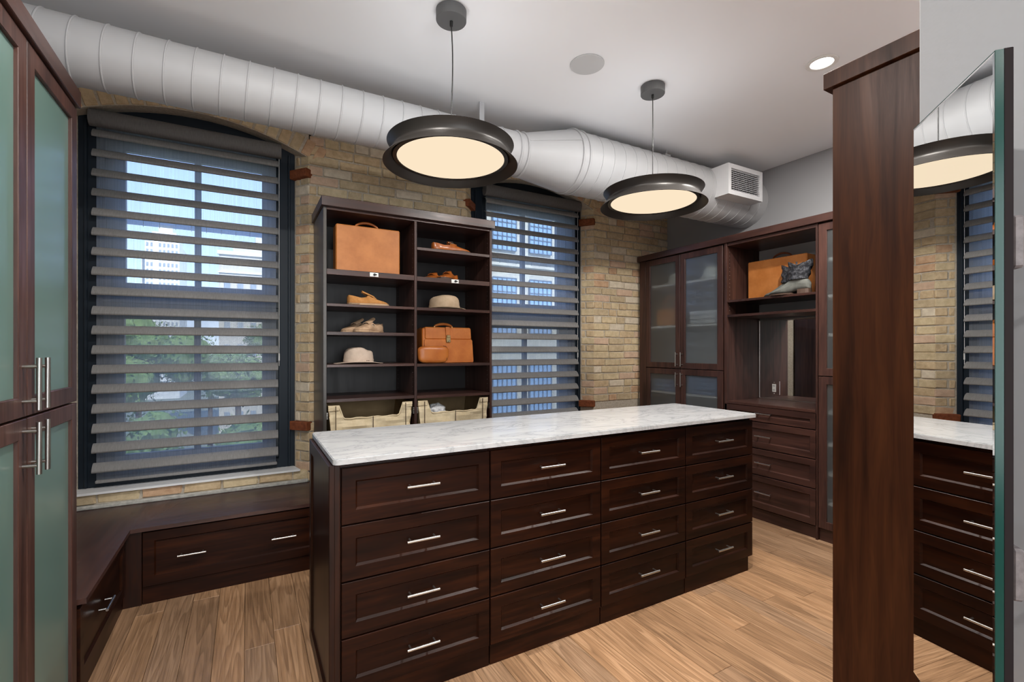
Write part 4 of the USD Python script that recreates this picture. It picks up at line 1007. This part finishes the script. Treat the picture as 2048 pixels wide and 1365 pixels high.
def pouch_ring(k, y):
    # rounded outline, flatter top
    px = np.sign(np.cos(th)) * np.abs(np.cos(th)) ** .42 * .107 * k; pz = np.sign(np.sin(th)) * np.abs(np.sin(th)) ** .55 * .059 * k
    px = px * (1 + .06 * pz / .06)
    return np.column_stack([1.124 + px + .004 * np.sign(px), np.full(48, y), 1.276 + pz])
rings = [pouch_ring(.60, 3.083), pouch_ring(.86, 3.088), pouch_ring(.98, 3.098), pouch_ring(1, 3.112), pouch_ring(.97, 3.124), pouch_ring(.6, 3.130)]
V = np.array(rings).transpose(1, 0, 2); v, f = grid_surf(V, True)
nv = len(v); v = np.vstack([v, [[1.124, 3.083, 1.276]], [[1.124, 3.130, 1.276]]]); kk = len(rings)
f = np.vstack([f, [(i * kk, nv, ((i + 1) % 48) * kk) for i in range(48)], [(i * kk + kk - 1, ((i + 1) % 48) * kk + kk - 1, nv + 1) for i in range(48)]])
put(pc, 'body', orient(v, f), 'orange_leather', smooth=60)
zp = [(1.124 + .100 * math.cos(a), 3.111, 1.276 + .060 * math.sin(a)) for a in np.linspace(.05, 1.35, 10)]
put(pc, 'zip', tube([(1.196, 3.109, 1.336), (1.216, 3.109, 1.333), (1.231, 3.109, 1.318), (1.238, 3.109, 1.295)], .0026, 6), 'russet_dark', label='dark zip end')
tx = meshkit.text_mesh('JSOS', .0125, .0012)
tv = np.array(tx.vertices); put(pc, 'stamped_initials', (np.column_stack([1.172 + tv[:, 0] * 1.05, 3.0880 - tv[:, 2], 1.240 + tv[:, 1]]), np.array(tx.faces)), 'russet_dark', label='dark stamped initials')

# ------------------------------------------------------------------ canvas bins
def bin_(x0, x1, label, fill):
    t = thing('canvas_bin', label, 'bin', ((x0 + x1) / 2, 3.25, .66))
    w = x1 - x0; zt = .962; zd = .880; ins = .020
    def wavy(m, a=.004, sd=1):
        v, f = m; q = np.array(v); q[:, 1] += a * (meshkit.noise(q * [30, 10, 60], sd) - .5); q[:, 2] += a * .8 * (meshkit.noise(q * [22, 10, 10] + 5, sd) - .5); return q, f
    top = [(x0, zt), (x0 + .064, zt), (x0 + .088, zd + .010), (x0 + .100, zd)] + [(x0 + .1 + (w - .2) * k / 10, zd - .003 * math.sin(k * 1.9)) for k in range(1, 10)] + [(x1 - .100, zd), (x1 - .086, zd + .010), (x1 - .062, zt), (x1, zt)]
    front = sg.Polygon([(x0 + ins * 1.6, .66), (x0, zt)] + top[1:] + [(x1 - ins * 1.6, .66)])
    cells = []
    for za in np.arange(.65, .97, .02):                       # cut into strips so that the cloth can sag
        for xa in np.arange(x0 - .01, x1 + .02, .03):
            g_ = front.intersection(sg.box(xa, za, xa + .03, za + .02))
            for q in getattr(g_, 'geoms', [g_]):
                if q.geom_type == 'Polygon' and q.area > 1e-7: cells.append(trimesh.creation.extrude_polygon(q, .006, engine='earcut'))
    m_ = trimesh.util.concatenate(cells); m_.merge_vertices(digits_vertex=5)
    v = np.array(m_.vertices); fc = np.array(m_.faces)
    v = np.column_stack([v[:, 0], 3.068 + v[:, 2], v[:, 1]])
    v[:, 1] += -.008 * np.abs(np.sin((v[:, 2] + .010 * np.sin(v[:, 0] * 13)) * 118)) ** 3 + .012 * (meshkit.noise(v * [9, 1, 24], 3) - .5)
    put(t, 'front_panel', (v, fc), 'canvas', smooth=40)
    rim = [(p[0], 3.068, p[1]) for p in top]
    put(t, 'hem', tube(rim, .0050, 8), 'canvas', smooth=True)
    for xa, s in ((x0, 1), (x1, -1)):
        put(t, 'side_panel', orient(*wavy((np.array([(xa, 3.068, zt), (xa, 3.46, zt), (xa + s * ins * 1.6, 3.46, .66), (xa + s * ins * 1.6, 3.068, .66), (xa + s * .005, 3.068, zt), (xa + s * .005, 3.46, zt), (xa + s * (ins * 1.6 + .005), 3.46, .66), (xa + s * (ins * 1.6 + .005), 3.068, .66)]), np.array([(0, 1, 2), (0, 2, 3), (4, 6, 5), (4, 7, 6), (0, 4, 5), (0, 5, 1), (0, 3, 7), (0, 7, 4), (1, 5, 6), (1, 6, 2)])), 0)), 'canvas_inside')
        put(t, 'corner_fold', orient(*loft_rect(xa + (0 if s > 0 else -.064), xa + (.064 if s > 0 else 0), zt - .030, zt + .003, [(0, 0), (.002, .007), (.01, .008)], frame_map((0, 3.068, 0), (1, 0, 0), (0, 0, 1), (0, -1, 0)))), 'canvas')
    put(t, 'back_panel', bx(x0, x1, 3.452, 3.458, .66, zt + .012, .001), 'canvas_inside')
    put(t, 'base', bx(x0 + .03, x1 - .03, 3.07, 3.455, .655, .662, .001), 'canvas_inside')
    for x in (x0 + .043, (x0 + x1) / 2 + .005, x1 - .048):
        zz = zd + .006 if abs(x - (x0 + x1) / 2) < .1 else zt
        put(t, 'piping', tube([(x, 3.053, z) for z in np.linspace(.665, zz, 6)], .0024, 6), 'piping_brown')
    for xa in (x0 - .007, x1 + .007): put(t, 'runner_clip', [bx(xa - .005, xa + .005, 3.055, 3.10, .885 + .011 * k, .893 + .011 * k, .001) for k in range(4)], 'steel')
    if fill:
        ic = trimesh.creation.icosphere(3)
        v = np.array(ic.vertices); v = v * (1 + .55 * (meshkit.fbm(v * 2.6, 4, 5)[:, None] - .5)) * [.062, .05, .05]
        p = solo('tissue_paper', (v + [1.170, 3.16, .885], np.array(ic.faces)), 'tissue', 'crumpled grey-white tissue paper lying in the right canvas bin', 'paper')
bin_(.434, .962, 'cream canvas pull-out bin under the left shelves, empty', 0)
bin_(1.001, 1.524, 'cream canvas pull-out bin under the right shelves with tissue paper inside', 1)

# ------------------------------------------------------------------ boots in the niche
def boot(label, loc, yaw, hs, lean):
    t = thing('boot', label, 'boot', loc)
    ca, sa = math.cos(yaw), math.sin(yaw)
    W = lambda v: np.column_stack([loc[0] + v[:, 0] * ca - v[:, 1] * sa, loc[1] + v[:, 0] * sa + v[:, 1] * ca, loc[2] + v[:, 2]])
    Ls = .30; s = np.linspace(0, 1, 30); w = np.interp(s, SH_S, SH_W) * .95
    h = np.interp(s, [0, .08, .25, .38, .5, .62, .75, .9, 1], [.07, .105, .125, .120, .098, .072, .048, .034, .012])
    z0 = np.interp(s, [0, .3, .55, 1], [.030, .026, .010, .012])
    P = []
    for k in range(30):
        a = np.linspace(0, 2 * np.pi, 20, endpoint=False)
        y = np.sign(np.cos(a)) * np.abs(np.cos(a)) ** .8 * w[k]; z = z0[k] + (h[k] - z0[k]) * (.5 + .5 * np.sign(np.sin(a)) * np.abs(np.sin(a)) ** .7)
        P.append(np.column_stack([np.full(20, s[k] * Ls), y, z]))
    P = np.array(P); v, f = grid_surf(np.concatenate([P, P[:, :1]], 1))
    n = 21; e = 29
    f = np.vstack([f, [(0, i, i + 1) for i in range(1, n - 2)], [(e * n, e * n + i + 1, e * n + i) for i in range(1, n - 2)]])
    put(t, 'foot', orient(W(v), f), 'boot_suede', smooth=50, label='grey suede foot')
    ol = sg.Polygon(np.concatenate([np.column_stack([SH_S * Ls, SH_W]), np.column_stack([SH_S * Ls, -SH_W])[::-1]]))
    put(t, 'sole', prism(ol.intersection(sg.box(.4 * Ls, -.1, 1, .1)), .009, lambda p: W(p + [0, 0, .002])), 'sole_dark')
    put(t, 'heel', prism(ol.intersection(sg.box(-.1, -.1, .26 * Ls, .1)), .032, lambda p: W(p)), 'sole_dark')
    S = []; aa = np.linspace(0, 2 * np.pi, 28, endpoint=False)
    for q in np.linspace(0, 1, 9):
        r1, r2 = .068 + .014 * q, .050 + .014 * q
        zz = .105 + hs * q + (.020 * np.cos(2 * aa) * q ** 3)
        S.append(np.column_stack([.088 - lean * q + r1 * np.cos(aa) + .006 * np.sin(q * 14 + aa * 2), r2 * np.sin(aa), zz]))
    for q in (1, .5, 0):
        r1, r2 = .064 + .014 * q, .046 + .014 * q
        S.append(np.column_stack([.088 - lean * q + r1 * np.cos(aa), r2 * np.sin(aa), .105 + hs * q + .020 * np.cos(2 * aa) * q ** 3 - .004]))
    S = np.array(S).transpose(1, 0, 2); v, f = grid_surf(S, True)
    put(t, 'shaft', orient(W(v), f), 'boot_shaft', smooth=60, label='dark patterned leather shaft')
    put(t, 'pull_strap', [bx(-.012, .012, y - .002, y + .002, .105 + hs * .8, .105 + hs + .012, .001) for y in ()] or [orient(W(tube([(.088 - lean, .058 * s_, .105 + hs * .86), (.088 - lean, .060 * s_, .105 + hs + .004)], .006, 6)[0]), tube([(.088 - lean, .058 * s_, .105 + hs * .86), (.088 - lean, .060 * s_, .105 + hs + .004)], .006, 6)[1]) for s_ in (-1, 1)], 'boot_shaft')
boot('front grey boot with dark patterned shaft on the niche shelf, nearer the room', (3.462, 1.862, 1.711), PI / 2 + .02, .115, .02)
boot('rear grey boot with dark patterned shaft between the other boot and the niche briefcase', (3.562, 1.972, 1.711), PI / 2 - .01, .118, .02)

# ------------------------------------------------------------------ things behind the frosted doors
hb = thing('handbag', 'blurred tan bag behind the upper left frosted glass door', 'bag', (3.54, 3.2, 1.535))
def hY(m, c): v, f = m; return np.column_stack([c[0] + v[:, 1], c[1] - v[:, 0], v[:, 2]]), f
put(hb, 'body', hY(rounded(-.13, .13, -.05, .05, 1.536, 1.70, .03), (3.54, 3.20)), 'tan_leather', smooth=35)
put(hb, 'handle', hY(arc_handle(-.09, .09, 0, 1.695, .12, .010), (3.54, 3.20)), 'tan_leather', smooth=True)
def stack(label, y, z, mt, n):
    t = thing('folded_clothes', label, 'clothes', (3.57, y, z))
    for k in range(n):
        v, f = hY(rounded(-.15, .15, -.13, .13, z + .001 + k * .038, z + .036 + k * .038, .015), (3.57, y)); put(t, 'garment', (v, f), mt, smooth=35)
hat('white felt hat blurred behind the upper left frosted glass door, on its top shelf', (3.58, 3.14, 1.925), 'felt_white', 1.4, .085, .100, .130, .5, 'felt_white')
hat('white felt hat blurred behind the upper right frosted glass door, on its top shelf', (3.58, 2.74, 1.925), 'felt_white', 1.4, .090, .110, .135, .5, 'felt_white')
stack('blue jeans stacked behind the lower left frosted door', 3.19, .915, 'denim', 3)
stack('blue jeans stacked behind the lower right frosted door', 2.76, .915, 'denim', 4)
stack('grey knitwear stacked behind the upper right frosted door', 2.74, 1.535, 'grey_knit', 3)
